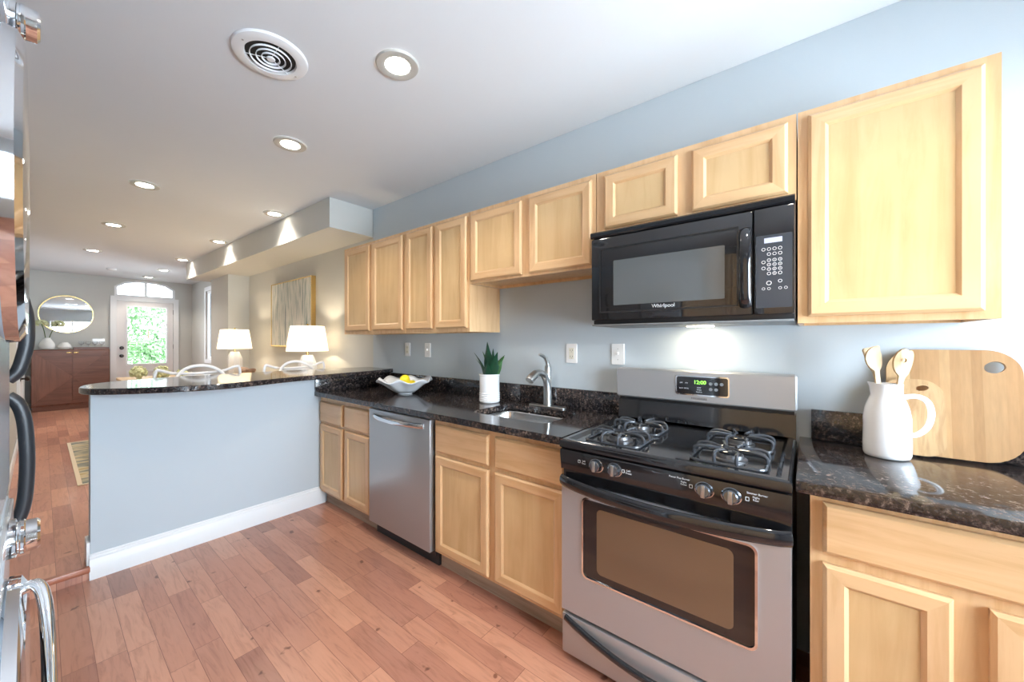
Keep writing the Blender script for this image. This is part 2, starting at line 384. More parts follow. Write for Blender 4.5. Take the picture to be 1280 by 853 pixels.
# ------------------------------------------------------------------ room shell
CZ = 2.608; FZ = .075; BY = 9.9
struct('floor', B().box(-2.95, .1, -2.5, 2.25, -.1, 0), FLOOR)
struct('floor', B().box(-2.95, .21, 2.252, 10.05, -.1, FZ), FLOOR2)
struct('trim_1', B().box(-2.27, -1.912, 2.222, 2.262, FZ-.028, FZ+.004, .006), wood('nosing', S(176, 108, 80), S(140, 80, 58), stretch=(1, 14, 14)))
struct('ceiling', B().box(-2.95, .21, -2.5, 10.05, CZ, CZ+.1), CEIL)
struct('wall_kitchen_right', B().box(0, .1, -2.5, 2.46, 0, CZ-.001), PAINT)
struct('wall_living_right', B().box(.02, .12, 2.46, 5.95, FZ, CZ-.001), PAINT_L)
struct('wall_living_nook', B().box(-.26, .12, 5.95, 6.85, FZ, 2.339), PAINT_L)
# soffit: one dropped box along the living room wall
sf = B(); sf.prism([(-.435, 2.47), (.019, 2.47), (.019, 5.94), (.019, 7.10), (-.54, 7.10)], 'Z', 2.34, CZ-.001); struct('trim_2', sf, PAINT_L)
# right wall beyond the nook, with a tall window
w = B(); w.plate([(6.85, FZ), (9.9, FZ), (9.9, CZ-.001), (6.85, CZ-.001)], [[(7.7, .95), (8.74, .95), (8.74, 2.35), (7.7, 2.35)]], 'X', .11, .21); struct('wall_right_front', w, PAINT_L)
# back wall with door and transom openings
DX0, DX1 = -1.11, -.22
tr = [(DX0-.03, 2.235), (DX1+.03, 2.235), (DX1+.03, 2.43), (DX1-.1, 2.53), (DX1-.3, 2.575), (DX0+.3, 2.575), (DX0+.1, 2.53), (DX0-.03, 2.43)]
w = B(); w.plate([(-2.35, 0), (.208, 0), (.208, CZ-.001), (-2.35, CZ-.001)], [[(DX0, FZ), (DX1, FZ), (DX1, 2.15), (DX0, 2.15)], tr], 'Y', BY, BY+.12); struct('wall_back', w, PAINT_L)
# left walls
w = B(); w.plate([(2.3, 0), (9.9, 0), (9.9, CZ-.001), (2.3, CZ-.001)], [], 'X', -2.37, -2.27); struct('wall_living_left', w, PAINT_L)
struct('wall_fridge_return', B().box(-2.95, -2.271, 2.3, 2.4, 0, CZ-.001), PAINT)
struct('wall_kitchen_left', B().box(-3.05, -2.95, -2.5, 2.4, 0, CZ-.001), PAINT)
# kitchen end wall with the window (behind the camera)
w = B(); w.plate([(-2.95, 0), (.1, 0), (.1, CZ-.001), (-2.95, CZ-.001)], [[(-1.85, .7), (-.14, .7), (-.14, 2.15), (-1.85, 2.15)]], 'Y', -2.6, -2.5); struct('wall_kitchen_end', w, PAINT)
def winframe(name, ax, a0, a1, z0, z1, d0, d1, mull):
    b = B(); t = .05
    o = [(a0, z0), (a1, z0), (a1, z1), (a0, z1)]
    hs = []; n = mull; wv = (a1-a0-t*(n+1))/n
    for i in range(n):
        x = a0+t+i*(wv+t); hs.append([(x, z0+t), (x+wv, z0+t), (x+wv, z1-t), (x, z1-t)])
    b.plate(o, hs, ax, d0, d1); f = struct(name, b, WHITE)
    m = (d0+d1)/2; p_ = B(); p_.prism([(a0+.03, z0+.03), (a1-.03, z0+.03), (a1-.03, z1-.03), (a0+.03, z1-.03)], ax, m-.002, m+.002)
    part('pane', p_, GLASS, f); return f
winframe('window_1', 'Y', -1.848, -.142, .702, 2.148, -2.59, -2.53, 3)
winframe('window_2', 'X', 7.702, 8.738, .952, 2.348, .12, .19, 2)
c = B(); c.plate([(7.62, .87), (8.82, .87), (8.82, 2.43), (7.62, 2.43)], [[(7.7, .95), (8.74, .95), (8.74, 2.35), (7.7, 2.35)]], 'X', .095, .109); struct('trim_3', c, WHITE)

# peninsula half wall, its baseboard, end trim
struct('wall_peninsula', B().box(-1.91, -.004, 2.25, 2.37, .001, 1.031), PAINT)
def baseboard(name, x0, x1, y, h=.13, t=.016, z=0):
    prof = [(y, z), (y-t, z), (y-t, z+h*.72), (y-t*.8, z+h*.76), (y-t*.8, z+h*.84), (y-t*.4, z+h*.9), (y-t*.4, z+h*.95), (y, z+h)]
    b = B(); b.prism(prof, 'X', x0, x1); struct(name, b, WHITE)
baseboard('baseboard_peninsula', -1.915, -.588, 2.249, h=.14)
bb = B(); bb.box(-1.926, -1.911, 2.25, 2.375, FZ+.001, FZ+.13, .003); struct('baseboard_peninsula_end', bb, WHITE)
bb = B(); bb.box(-2.268, -2.255, 2.42, 6.2, FZ+.001, FZ+.12, .003); bb.box(-2.268, -2.255, 7.32, 9.88, FZ+.001, FZ+.12, .003); struct('baseboard_left', bb, WHITE)
bb = B(); bb.box(-2.25, -1.22, 9.885, 9.899, FZ+.001, FZ+.12, .003); bb.box(-.12, .09, 9.885, 9.899, FZ+.001, FZ+.12, .003); struct('baseboard_back', bb, WHITE)

# front door, casing, transom
cs = B()
cs.plate([(DX0-.09, FZ), (DX0, FZ), (DX0, 2.15), (DX1, 2.15), (DX1, FZ), (DX1+.09, FZ), (DX1+.09, 2.235), (DX0-.09, 2.235)], [], 'Y', 9.87, 9.899); struct('trim_4', cs, WHITE)
d = B(); gx0, gx1, gz0, gz1 = -.945, -.335, .85, 2.03
d.plate([(DX0+.004, FZ+.005), (DX1-.004, FZ+.005), (DX1-.004, 2.145), (DX0+.004, 2.145)], [[(gx0, gz0), (gx1, gz0), (gx1, gz1), (gx0, gz1)]], 'Y', 9.905, 9.95)
door1 = struct('door_1', d, WHITE_D)
f = B(); f.plate([(gx0-.03, gz0-.03), (gx1+.03, gz0-.03), (gx1+.03, gz1+.03), (gx0-.03, gz1+.03)], [[(gx0, gz0), (gx1, gz0), (gx1, gz1), (gx0, gz1)]], 'Y', 9.895, 9.9045); part('glazing_bead', f, WHITE, door1)
f = B(); f.plate([(gx0-.02, .3), (gx1+.02, .3), (gx1+.02, .72), (gx0-.02, .72)], [[(gx0+.02, .34), (gx1-.02, .34), (gx1-.02, .68), (gx0+.02, .68)]], 'Y', 9.895, 9.9045); part('lower_panel_moulding', f, WHITE, door1)
part('pane', B().box(gx0, gx1, 9.925, 9.93, gz0, gz1), GLASS, door1)
for z in (1.18, 1.02):
    part('deadbolt' if z > 1.1 else 'door_knob', B().lathe([(.034, 0), (.034, -.01), (.014, -.012), (.014, -.03), (.03, -.036), (.032, -.05), (.02, -.062)], (-1.035, 9.904, z), ax='Y', n=20), BRONZE, door1)
for z in (.35, 1.2, 1.95): part('hinge', B().box(DX1-.006, DX1+.006, 9.885, 9.904, z-.05, z+.05), BRONZE, door1)
t = B(); cxm = (DX0+DX1)/2
def half(s, tt=.035):
    if s < 0: return [(DX0+.01, 2.27), (cxm-.02, 2.27), (cxm-.02, 2.54), (DX0+.3, 2.54), (DX0+.13, 2.5), (DX0+.01, 2.42)]
    return [(2*cxm-x, z) for x, z in half(-1)]
t.plate(tr, [half(-1), half(1)], 'Y', 9.90, 9.96)
w3 = struct('window_3', t, WHITE)
g = B(); g.prism([(x*.98+cxm*.02, z) for x, z in tr], 'Y', 9.93, 9.935); part('pane', g, GLASS, w3)
# white interior door on the left living wall
d2 = B(); d2.box(-2.268, -2.25, 6.32, 7.2, FZ+.005, 2.1, .003)
door2 = struct('door_2', d2, WHITE_D)
m = B()
for (y0, y1, z0, z1) in ((6.42, 6.72, .25, .95), (6.8, 7.1, .25, .95), (6.42, 6.72, 1.1, 1.95), (6.8, 7.1, 1.1, 1.95)):
    m.plate([(y0, z0), (y1, z0), (y1, z1), (y0, z1)], [[(y0+.02, z0+.02), (y1-.02, z0+.02), (y1-.02, z1-.02), (y0+.02, z1-.02)]], 'X', -2.2495, -2.243)
part('panel_moulding', m, WHITE_D, door2)
part('door_knob', B().lathe([(.032, 0), (.032, .008), (.012, .012), (.012, .035), (.028, .045), (.032, .06), (.022, .075)], (-2.25, 6.40, .87), ax='X', n=20), BRONZE, door2)
c = B(); c.plate([(6.22, FZ), (6.31, FZ), (6.31, 2.11), (7.21, 2.11), (7.21, FZ), (7.30, FZ), (7.30, 2.2), (6.22, 2.2)], [], 'X', -2.2695, -2.245); struct('trim_5', c, WHITE)

# ------------------------------------------------------------------ cabinets
def loop(y0, y1, z0, z1, x): return [(x, y0, z0), (x, y1, z0), (x, y1, z1), (x, y0, z1)]
def door_bm(y0, y1, z0, z1, xb, t=.02, fr=.055, flat=False):
    b = B(); xf = xb - t
    def l(i, x): return loop(y0+i, y1-i, z0+i, z1-i, x)
    rings = [l(0, xb), l(0, xf+.008), l(.003, xf+.005), l(.009, xf), ]
    if flat: b.loft(rings); return b
    rings += [l(fr-.010, xf), l(fr-.006, xf+.003), l(fr, xf+.009)]
    Rg = b.loft(rings, True, False)
    for f in b.bm.faces:   # rails run along Y
        c_ = f.calc_center_median()
        if c_.z < z0+fr*.98 or c_.z > z1-fr*.98:
            if y0+fr*.9 < c_.y < y1-fr*.9: f.material_index = 1
    return b
def cab_door(par, y0, y1, z0, z1, xb, name='door'):
    d = part(name, door_bm(y0, y1, z0, z1, xb), [MAPLE, MAPLE_H], par)
    fr = .055; p_ = B(); p_.box(xb-.011, xb-.004, y0+fr+.0003, y1-fr-.0003, z0+fr+.0003, z1-fr-.0003)
    part('centre_panel', p_, MAPLE_P, d); return d
def cab_drawer(par, y0, y1, z0, z1, xb):
    return part('drawer', door_bm(y0, y1, z0, z1, xb, flat=True), MAPLE_H, par)
def base_cab(label, y0, y1, doors, drawers, group, toe=True):
    t = thing('base_cabinet', label, 'cabinet', (-.31, (y0+y1)/2, 0), group)
    b = B(); b.box(-.62, -.60, y0, y1, .105, .878); b.box(-.5995, -.004, y0, y0+.018, .105, .878); b.box(-.5995, -.004, y1-.018, y1, .105, .878)
    b.box(-.5995, -.0165, y0+.0185, y1-.0185, .105, .123); b.box(-.016, -.004, y0+.0185, y1-.0185, .105, .878)
    part('carcass', b, MAPLE, t)
    part('toe_kick', B().box(-.572, -.555, y0, y1, .001, .104), TOEKICK, t)
    for (a, b_, z0, z1) in doors: cab_door(t, a, b_, z0, z1, -.6205)
    for (a, b_, z0, z1) in drawers: cab_drawer(t, a, b_, z0, z1, -.6205)
    return t
GB = 'maple base cabinets'
base_cab('maple base cabinet under the sink, between dishwasher and range', .004, .856,
    [(.442, .838, .125, .668), (.010, .400, .125, .668)], [(.442, .838, .69, .845), (.010, .400, .69, .845)], GB)
base_cab('narrow-doored maple base cabinet between the peninsula wall and dishwasher', 1.504, 2.246,
    [(1.885, 2.225, .125, .655), (1.515, 1.845, .125, .655)], [(1.885, 2.225, .675, .838), (1.515, 1.845, .675, .838)], GB)
base_cab('maple base cabinet with one wide drawer, right of the range', -1.95, -.80,
    [(-1.072, -.828, .125, .68), (-1.42, -1.128, .125, .68), (-1.90, -1.50, .125, .68)], [(-1.42, -.828, .71, .855), (-1.90, -1.50, .71, .855)], GB)
GU = 'maple wall cabinets'
def wall_cab(label, y0, y1, z0, z1, doors, recess=True):
    t = thing('wall_cabinet', label, 'cabinet', (-.155, (y0+y1)/2, z0), GU)
    b = B()
    # box with a recessed underside behind the face frame
    b.box(-.312, -.293, y0, y1, z0, z1); b.box(-.2925, -.003, y0, y0+.016, z0, z1); b.box(-.2925, -.003, y1-.016, y1, z0, z1)
    b.box(-.2925, -.003, y0+.0165, y1-.0165, z0+.018, z1); b.box(-.02, -.003, y0+.0165, y1-.0165, z0, z0+.0175)
    part('carcass', b, MAPLE, t)
    for (a, c_, d0, d1) in doors: cab_door(t, a, c_, d0, d1, -.3125)
    return t
wall_cab('tall maple wall cabinet, furthest from the range, above the peninsula end', 1.540, 2.435, 1.382, 2.153, [(2.01, 2.395, 1.408, 2.128), (1.56, 1.965, 1.408, 2.128)])
wall_cab('tall narrow-doored maple wall cabinet with an exposed side above the plant', .872, 1.536, 1.382, 2.153, [(1.222, 1.52, 1.408, 2.128), (.89, 1.185, 1.408, 2.128)])
wall_cab('short maple wall cabinet over the sink, with two near-square doors', .012, .868, 1.688, 2.153, [(.457, .852, 1.702, 2.125), (.03, .405, 1.702, 2.125)])
wall_cab('short maple wall cabinet with two small doors directly above the microwave', -.763, .008, 1.838, 2.153, [(-.364, -.037, 1.866, 2.125), (-.739, -.42, 1.866, 2.125)])
wall_cab('large single-door maple wall cabinet right of the microwave', -1.222, -.767, 1.386, 2.153, [(-1.19, -.796, 1.410, 2.128)])

# ------------------------------------------------------------------ granite
SK = rrect(-.315, .445, .37, .51, .06)
ct = B(); ct.plate([(-.672, .001), (-.003, .001), (-.003, 2.247), (-.672, 2.247)], [[p for p in SK]], 'Z', .880, .914)
bm = ct.bm
t = thing('countertop', 'long polished dark granite countertop around the sink, left of the range', 'countertop', (-.33, 1.1, .88), 'granite countertops')
part('slab', ct, GRANITE, t)
part('backsplash', B().box(-.023, -.003, .001, 2.247, .9145, 1.031, .002), GRANITE, t)
part('peninsula_backsplash', B().box(-.672, -.0235, 2.226, 2.247, .9145, 1.031, .002), GRANITE, t)
t = thing('countertop', 'short polished dark granite countertop under the white jug, right of the range', 'countertop', (-.33, -1.35, .88), 'granite countertops')
part('slab', B().box(-.672, -.003, -1.96, -.768, .880, .914, .003), GRANITE, t)
part('backsplash', B().box(-.023, -.003, -1.96, -.806, .9145, 1.036, .002), GRANITE, t)
# bar top on the peninsula
front = [(-.025, 2.135), (-.20, 2.085), (-.46, 2.045), (-.70, 2.03), (-.88, 2.02), (-1.05, 1.97), (-1.2, 1.92), (-1.33, 1.885), (-1.45, 1.88), (-1.56, 1.91), (-1.68, 1.965), (-1.80, 2.03), (-1.88, 2.09), (-1.93, 2.16), (-1.955, 2.24), (-1.95, 2.34), (-1.92, 2.44), (-1.86, 2.52), (-1.78, 2.58)]
back = [(-1.5, 2.66), (-1.1, 2.68), (-.7, 2.66), (-.3, 2.60), (-.002, 2.53), (-.002, 2.135)]
def smoothp(P, k=2):
    for _ in range(k):
        Q = [P[0]]
        for a, b in zip(P, P[1:]): Q += [(a[0]*.75+b[0]*.25, a[1]*.75+b[1]*.25), (a[0]*.25+b[0]*.75, a[1]*.25+b[1]*.75)]
        P = Q + [P[-1]]
    return P
poly = smoothp(front) + back
br = B(); br.prism(poly, 'Z', 1.0325, 1.066, bev=.004)
solo('breakfast_bar', br, GRANITE, (-.95, 2.3, 1.0325), 'curved dark granite breakfast bar top on the blue-grey peninsula wall', 'countertop')

# sink + faucet
t = thing('kitchen_sink', 'undermount stainless steel sink set in the granite countertop', 'sink', (-.315, .445, .70))
b = B(); rg = []
for (dz, gr, r) in ((.879, .012, .06), (.86, .004, .055), (.75, 0, .05), (.735, -.012, .045), (.722, -.05, .04)):
    rg.append([(x, y, dz) for x, y in rrect(-.315, .445, .37+2*gr, .51+2*gr, r)])
rg2 = [[(x, y, z-.0 if i else z) for x, y, z in r] for i, r in enumerate(rg)]
b.loft(rg, False, True)
o = part('basin', b, STEEL_S, t); md = o.modifiers.new('s', 'SOLIDIFY'); md.thickness = .002; md.offset = 1
part('drain', B().lathe([(.045, 0), (.042, .004), (.03, .002), (.012, .001)], (-.3, .42, .7235), n=24), CHROME, t)
t = thing('faucet', 'brushed nickel pull-out kitchen faucet behind the sink', 'faucet', (-.075, .44, .9145))
part('deck_plate', B().prism(rrect(-.075, .44, .055, .26, .027), 'Z', .9148, .923, bev=.002), NICKEL, t)
sp = [(-.070, .44, .923), (-.070, .44, 1.0), (-.078, .44, 1.06), (-.10, .442, 1.105), (-.14, .446, 1.128), (-.18, .45, 1.128), (-.225, .455, 1.105), (-.245, .457, 1.088)]
sp = [Vector(p) for p in sp]
def cr(P, k=6):
    out = []
    for i in range(len(P)-1):
        a = P[max(i-1, 0)]; b_ = P[i]; c_ = P[i+1]; d_ = P[min(i+2, len(P)-1)]
        for j in range(k):
            u = j/k; out.append(.5*((2*b_)+(c_-a)*u+(2*a-5*b_+4*c_-d_)*u*u+(3*b_-a-3*c_+d_)*u**3))
    return out + [P[-1]]
pp = cr(sp); n = len(pp)
part('spout', B().tube(pp, [.027 - .007*min(1, i/n*2) + (.005 if i > n*.72 else 0) for i in range(n)], n=16), NICKEL, t)
part('valve_body', B().lathe([(.027, 0), (.026, .05), (.023, .12), (.02, .20), (.0205, .235), (.014, .25)], (-.066, .44, .923)), NICKEL, t)
lv = cr([Vector(p) for p in ((-.066, .44, 1.165), (-.075, .441, 1.195), (-.105, .444, 1.225), (-.15, .45, 1.24))])
part('lever', B().tube(lv, [.014 - .007*i/len(lv) for i in range(len(lv))], n=12), NICKEL, t)

# ------------------------------------------------------------------ dishwasher
t = thing('dishwasher', 'stainless steel dishwasher with an arched bar handle', 'dishwasher', (-.33, 1.18, 0))
part('tub_housing', B().box(-.61, -.03, .862, 1.498, .07, .874), BLACK_M, t)
part('door', B().box(-.652, -.6105, .868, 1.494, .10, .866, .006), STEEL_V, t)
part('kick_plate', B().box(-.585, -.56, .862, 1.498, .002, .069), BLACK_M, t)
hp = [(-.652 - .042*sin(pi*min(1, max(0, u)))**.6, .925+.51*u, .822) for u in [i/24 for i in range(25)]]
part('handle', B().tube(hp, [.016]*25, n=12, flat=.55), CHROME, t, 'bowed chrome bar handle')

# ------------------------------------------------------------------ gas range
t = thing('gas_range', 'stainless and black gas range with four burners, between the maple cabinets', 'range', (-.34, -.383, 0))
Y0, Y1 = -.762, -.004
part('side_body', B().box(-.645, -.005, Y0+.003, Y1-.003, .03, .884), BLACK_M, t)
b = B()
def cl(i, z, xf=0): return [(-.705+i-xf, Y0+i, z), (-.075, Y0+i, z), (-.075, Y1-i, z), (-.705+i-xf, Y1-i, z)]
b.loft([cl(.012, .876), cl(.002, .884), cl(0, .900), cl(.004, .911), cl(.012, .917), cl(.028, .917), cl(.042, .906)])
ck = part('cooktop', b, ENAMEL, t)
b = B(); b.prism([(-.655, .874), (-.697, .874), (-.700, .862), (-.690, .792), (-.655, .788)], 'Y', Y0+.002, Y1-.002); part('control_panel', b, ENAMEL, t)
b = B(); b.box(-.672, -.646, Y0+.004, Y1-.004, .740, .786)
for k in range(6):
    for z in (.748, .759, .770): b.box(-.678, -.6725, Y0+.09+k*.1, Y0+.155+k*.1, z-.003, z+.003)
part('vent_louvres', b, BLACK, t)
# oven door
b = B(); b.plate([(Y0+.004, .208), (Y1-.004, .208), (Y1-.004, .738), (Y0+.004, .738)], [rrect(-.3885, .535, .572, .318, .022)], 'X', -.688, -.65)
od = part('oven_door', b, STEEL, t)
b = B(); b.plate(rrect(-.3885, .535, .580, .326, .025), [rrect(-.3885, .535, .566, .312, .02)], 'X', -.691, -.684); part('window_bezel', b, CHROME, od)
part('window_glass', B().prism(rrect(-.3885, .535, .568, .314, .02), 'X', -.686, -.67), BLACK, od)
part('inner_window', B().prism(rrect(-.3885, .535, .455, .255, .02), 'X', -.6872, -.6862), OVENGLASS, od)
def bow(y0, y1, z, dz, x, dx, rr, fl, p=.55, n=33):
    return B().tube([(x - dx*max(0, sin(pi*u))**p, y0+(y1-y0)*u, z - dz*sin(pi*u)) for u in [i/(n-1) for i in range(n)]], rr, n=14, flat=fl)
part('door_handle', bow(Y0+.006, Y1-.006, .745, .012, -.686, .05, .024, .6), BLACK, od, 'glossy black bowed handle')
b = B(); b.box(-.692, -.65, Y0+.004, Y1-.004, .7385, .7395); 
dr = part('warming_drawer', B().box(-.688, -.65, Y0+.004, Y1-.004, .028, .192, .008), STEEL, t)
part('drawer_handle', bow(Y0+.02, Y1-.02, .176, .055, -.686, .026, .015, .7, .7), BLACK, dr, 'glossy black curved handle')
part('drawer_gap', B().box(-.66, -.6455, Y0+.01, Y1-.01, .1925, .2075), BLACK_M, t)
part('foot', B().cyl((-.6, Y0+.04, 0), (-.6, Y0+.04, .03), .018), BLACK_M, t); part('foot', B().cyl((-.6, Y1-.04, 0), (-.6, Y1-.04, .03), .018), BLACK_M, t)
# backguard
b = B(); b.prism([(-.074, .9), (-.062, 1.01), (-.006, 1.01), (-.006, .9)], 'Y', Y0+.004, Y1-.004); part('backguard_lower', b, ENAMEL, t)
part('backguard_vent', B().box(-.05, -.008, Y0+.01, Y1-.01, 1.0105, 1.03), BLACK_M, t)
b = B(); b.prism(rrect(-.383, 1.103, .758, .150, .014), 'X', -.090, -.006, bev=.006); bg = part('backguard', b, STEEL, t)
part('display_bezel', B().plate(rrect(-.412, 1.109, .226, .094, .012), [rrect(-.412, 1.109, .214, .082, .008)], 'X', -.0925, -.0902), CHROME, bg)
part('display_glass', B().prism(rrect(-.412, 1.109, .214, .082, .008), 'X', -.0915, -.0903), BLACK, bg)
text('clock_digits', '12:00', .024, (-.0918, -.405, 1.125), LED, bg)
for k, (yy, zz) in enumerate([(-.45, 1.122), (-.472, 1.122), (-.494, 1.122), (-.45, 1.096), (-.472, 1.096)]):
    part('button', B().cyl((-.0915, yy, zz), (-.0925, yy, zz), .0075, n=16), mat('keypad_%d' % k, S(130, 134, 138), .4), bg)
for yy, zz, s_ in [(-.325, 1.12, 'OFF'), (-.348, 1.12, 'ON'), (-.325, 1.094, 'BAKE'), (-.348, 1.094, 'BROIL'), (-.402, 1.100, 'TEMP'), (-.402, 1.090, 'TIMER'), (-.402, 1.080, 'CLOCK')]:
    text('key_lettering', s_, .0075, (-.0918, yy, zz), MARK, bg)
text('brand_lettering', 'FRIGIDAIRE', .0135, (-.0906, -.402, 1.048), GREYMARK, bg)
# knobs
KNOBM = mat('dark_chrome', (.22, .24, .27, 1), .18, metal=.9)
BURN = mat('burner_alloy', (.18, .18, .19, 1), .35, metal=.8)
def knob(y):
    k = B(); k.lathe([(.027, .0), (.027, -.004), (.023, -.007), (.021, -.024), (.017, -.027)], (-.694, y, .838), ax='X', n=28)
    o = part('burner_knob', k, KNOBM, t)
    part('grip', B().box(-.728, -.7215, y-.0065, y+.0055, .818, .858, .002), NICKEL, o)
    m = part('indicator_ring', B().lathe([(.0295, 0), (.0295, -.002), (.027, -.003)], (-.6935, y, .838), ax='X', n=28), STEEL_S, o)
    return o
for y in (-.164, -.237, -.536, -.611): knob(y)
for y, s_ in ((-.112, 'Left\nRear'), (-.290, 'Left\nFront')): text('knob_lettering', s_, .0095, (-.6985, y, .838), MARK, t)
text('knob_lettering', 'Power Plus Burner', .0085, (-.700, -.462, .858), MARK, t); text('knob_lettering', 'Right\nFront', .0085, (-.699, -.475, .843), MARK, t)
text('knob_lettering', 'Simmer Burner', .0085, (-.700, -.678, .858), MARK, t); text('knob_lettering', 'Right\nRear', .0085, (-.699, -.675, .843), MARK, t)
for y in (-.092, -.270, -.497, -.653): part('burner_icon', B().plate(rrect(y, .838, .010, .012, .001, 1), [rrect(y, .838, .007, .009, .001, 1)], 'X', -.699, -.6975), MARK, t)
# burners and grates
def grate(cx_, cy_, r=.105):
    b = B(); z0 = .912; rr = .0055
    q = rrect(cx_, cy_, 2*r, 2*r, .03, 4)
    b.tube([(x, y, z0) for x, y in q], rr, n=8, closed=True)
    for k in range(4):
        for off in (-.032, .032):
            a = k*pi/2; c_, s_ = cos(a), sin(a)
            P = [(r, off, z0), (r, off, z0+.02), (r-.012, off, z0+.031), (r-.04, off*.9, z0+.034), (.03, off*.45, z0+.030)]
            b.tube(cr([Vector((cx_+x*c_-y*s_, cy_+x*s_+y*c_, z)) for x, y, z in P], 4), rr, n=8)
    part('grate', b, GRATE, t)
    bn = part('burner', B().lathe([(.052, 0), (.052, .004), (.042, .006), (.040, .018), (.036, .020)], (cx_, cy_, .9065)), BURN, t)
    part('burner_cap', B().lathe([(.035, .0205), (.036, .025), (.032, .028), (.01, .029)], (cx_, cy_, .9065)), ENAMEL, bn)
for gx in (-.525, -.275):
    for gy in (-.19, -.585): grate(gx, gy, .108)

# ------------------------------------------------------------------ microwave
t = thing('microwave', 'black over-the-range microwave with window door and keypad', 'microwave', (-.2, -.383, 1.395))
part('housing', B().box(-.372, -.004, -.761, -.003, 1.400, 1.834, .004), BLACK_M, t)
b = B(); b.prism([(-.373, 1.806), (-.402, 1.806), (-.408, 1.812), (-.408, 1.828), (-.402, 1.834), (-.373, 1.834)], 'Y', -.761, -.003); part('top_vent', b, BLACK, t)
wn_ = [(-.045, 1.445), (-.590, 1.445), (-.590, 1.735), (-.045, 1.735)]
dr = part('door', B().box(-.402, -.373, -.640, -.005, 1.418, 1.802, .006), BLACK, t)
part('window_frame', B().plate([(-.045, 1.452), (-.596, 1.452), (-.596, 1.752), (-.045, 1.752)], [[(-.051, 1.458), (-.590, 1.458), (-.590, 1.746), (-.051, 1.746)]], 'X', -.405, -.4022), CHROME if False else BLACK_M, dr)
part('window', B().prism(rrect(-.332, 1.587, .438, .205, .004), 'X', -.4032, -.4021), MWGLASS, dr)
hb = [(-.402 - .034*max(0, sin(pi*u))**.5, -.618, 1.45+.285*u) for u in [i/20 for i in range(21)]]
part('handle', B().tube(hb, .011, n=14, flat=1.7), BLACK, dr, 'glossy black vertical handle')
text('brand_lettering', 'Whirlpool', .022, (-.4032, -.328, 1.471), MARK, dr)
cp = part('control_panel', B().box(-.404, -.373, -.760, -.6435, 1.418, 1.802, .004), BLACK, t)
part('keypad', B().prism(rrect(-.702, 1.572, .104, .262, .003), 'X', -.4048, -.4040), MWPANEL, cp)
part('display', B().prism(rrect(-.700, 1.683, .052, .018, .001), 'X', -.4054, -.4049), LCD, cp)
bk = None
def kb(y, z, r=.006):
    b = B(); b.lathe([(r, 0), (r, -.0006), (r*.72, -.0006), (r*.72, 0)], (-.4049, y, z), ax='X', n=16, cap0=False, cap1=False); return part('button', b, MARK, cp)
for y in (-.672, -.688, -.704, -.720): kb(y, 1.652)
for y in (-.688, -.704, -.720): kb(y, 1.634)
for r_ in range(4):
    for y in (-.688, -.704, -.720): kb(y, 1.612-.016*r_)
kb(-.672, 1.606); kb(-.672, 1.584); kb(-.688, 1.530, .008); kb(-.72, 1.535)
for y in (-.672, -.688, -.72, -.736): kb(y, 1.510, .005)
for i in range(9): text('key_digit', str(i+1), .007, (-.4052, (-.688, -.704, -.720)[i % 3], 1.612-.016*(i//3)), MARK, cp)
text('key_digit', '0', .007, (-.4052, -.704, 1.564), MARK, cp)
part('bottom_panel', B().box(-.395, -.004, -.758, -.006, 1.392, 1.3995, .002), mat('grey_underside', S(120, 122, 124), .4), t)
part('cooktop_lamp', B().box(-.14, -.06, -.46, -.36, 1.388, 1.3918), emis('hood_lamp', (1, .85, .62, 1), 10), t)
ld = bpy.data.lights.new('hood_light', 'AREA'); ld.shape = 'RECTANGLE'; ld.size = .08; ld.size_y = .1; ld.energy = HOODW; ld.color = (1, .82, .55)
lo = bpy.data.objects.new('hood_light', ld); COL.objects.link(lo); lo.parent = t; lo.location = Vector((-.10, -.41, 1.384)) - Vector((-.2, -.383, 1.395))

# ------------------------------------------------------------------ outlets and switches
def plate_(label, y, z, kind, w=.072, h=.118, group='wall plates above the counter'):
    t = thing('wall_outlet' if kind == 'o' else 'light_switch', label, 'outlet' if kind == 'o' else 'switch', (-.003, y, z), group)
    part('cover_plate', B().prism(rrect(y, z, w, h, .006), 'X', -.007, -.001, bev=.0015), PLASTIC, t)
    if kind == 'o':
        part('receptacle', B().prism(rrect(y, z, .034, .068, .004), 'X', -.009, -.0065), mat('ivory', S(226, 222, 208), .4), t)
        b = B()
        for dz in (.019, -.019):
            b.box(-.0094, -.0088, y-.008, y-.006, z+dz-.004, z+dz+.005); b.box(-.0094, -.0088, y+.006, y+.008, z+dz-.004, z+dz+.005); b.box(-.0094, -.0088, y-.002, y+.002, z+dz-.011, z+dz-.008)
        part('slots', b, SLOT, t)
    else:
        part('toggle', B().prism([(-.007, z-.010), (-.007, z+.004), (-.017, z+.012), (-.018, z+.006)], 'Y', y-.004, y+.004) if False else B().box(-.018, -.0065, y-.004, y+.004, z-.004, z+.012, .002), PLASTIC, t)
        part('screw', B().cyl((-.0072, y, z+.03), (-.0078, y, z+.03), .003, n=10), NICKEL, t); part('screw', B().cyl((-.0072, y, z-.03), (-.0078, y, z-.03), .003, n=10), NICKEL, t)
plate_('white outlet plate with four-plug receptacle right of the faucet', .309, 1.246, 'o')
plate_('white toggle switch plate just left of the range', .021, 1.247, 's')
plate_('white outlet plate above the ruffled bowl, nearest the peninsula', 1.915, 1.247, 'o')
plate_('white switch plate above the counter, between bowl and plant', 1.646, 1.245, 's')

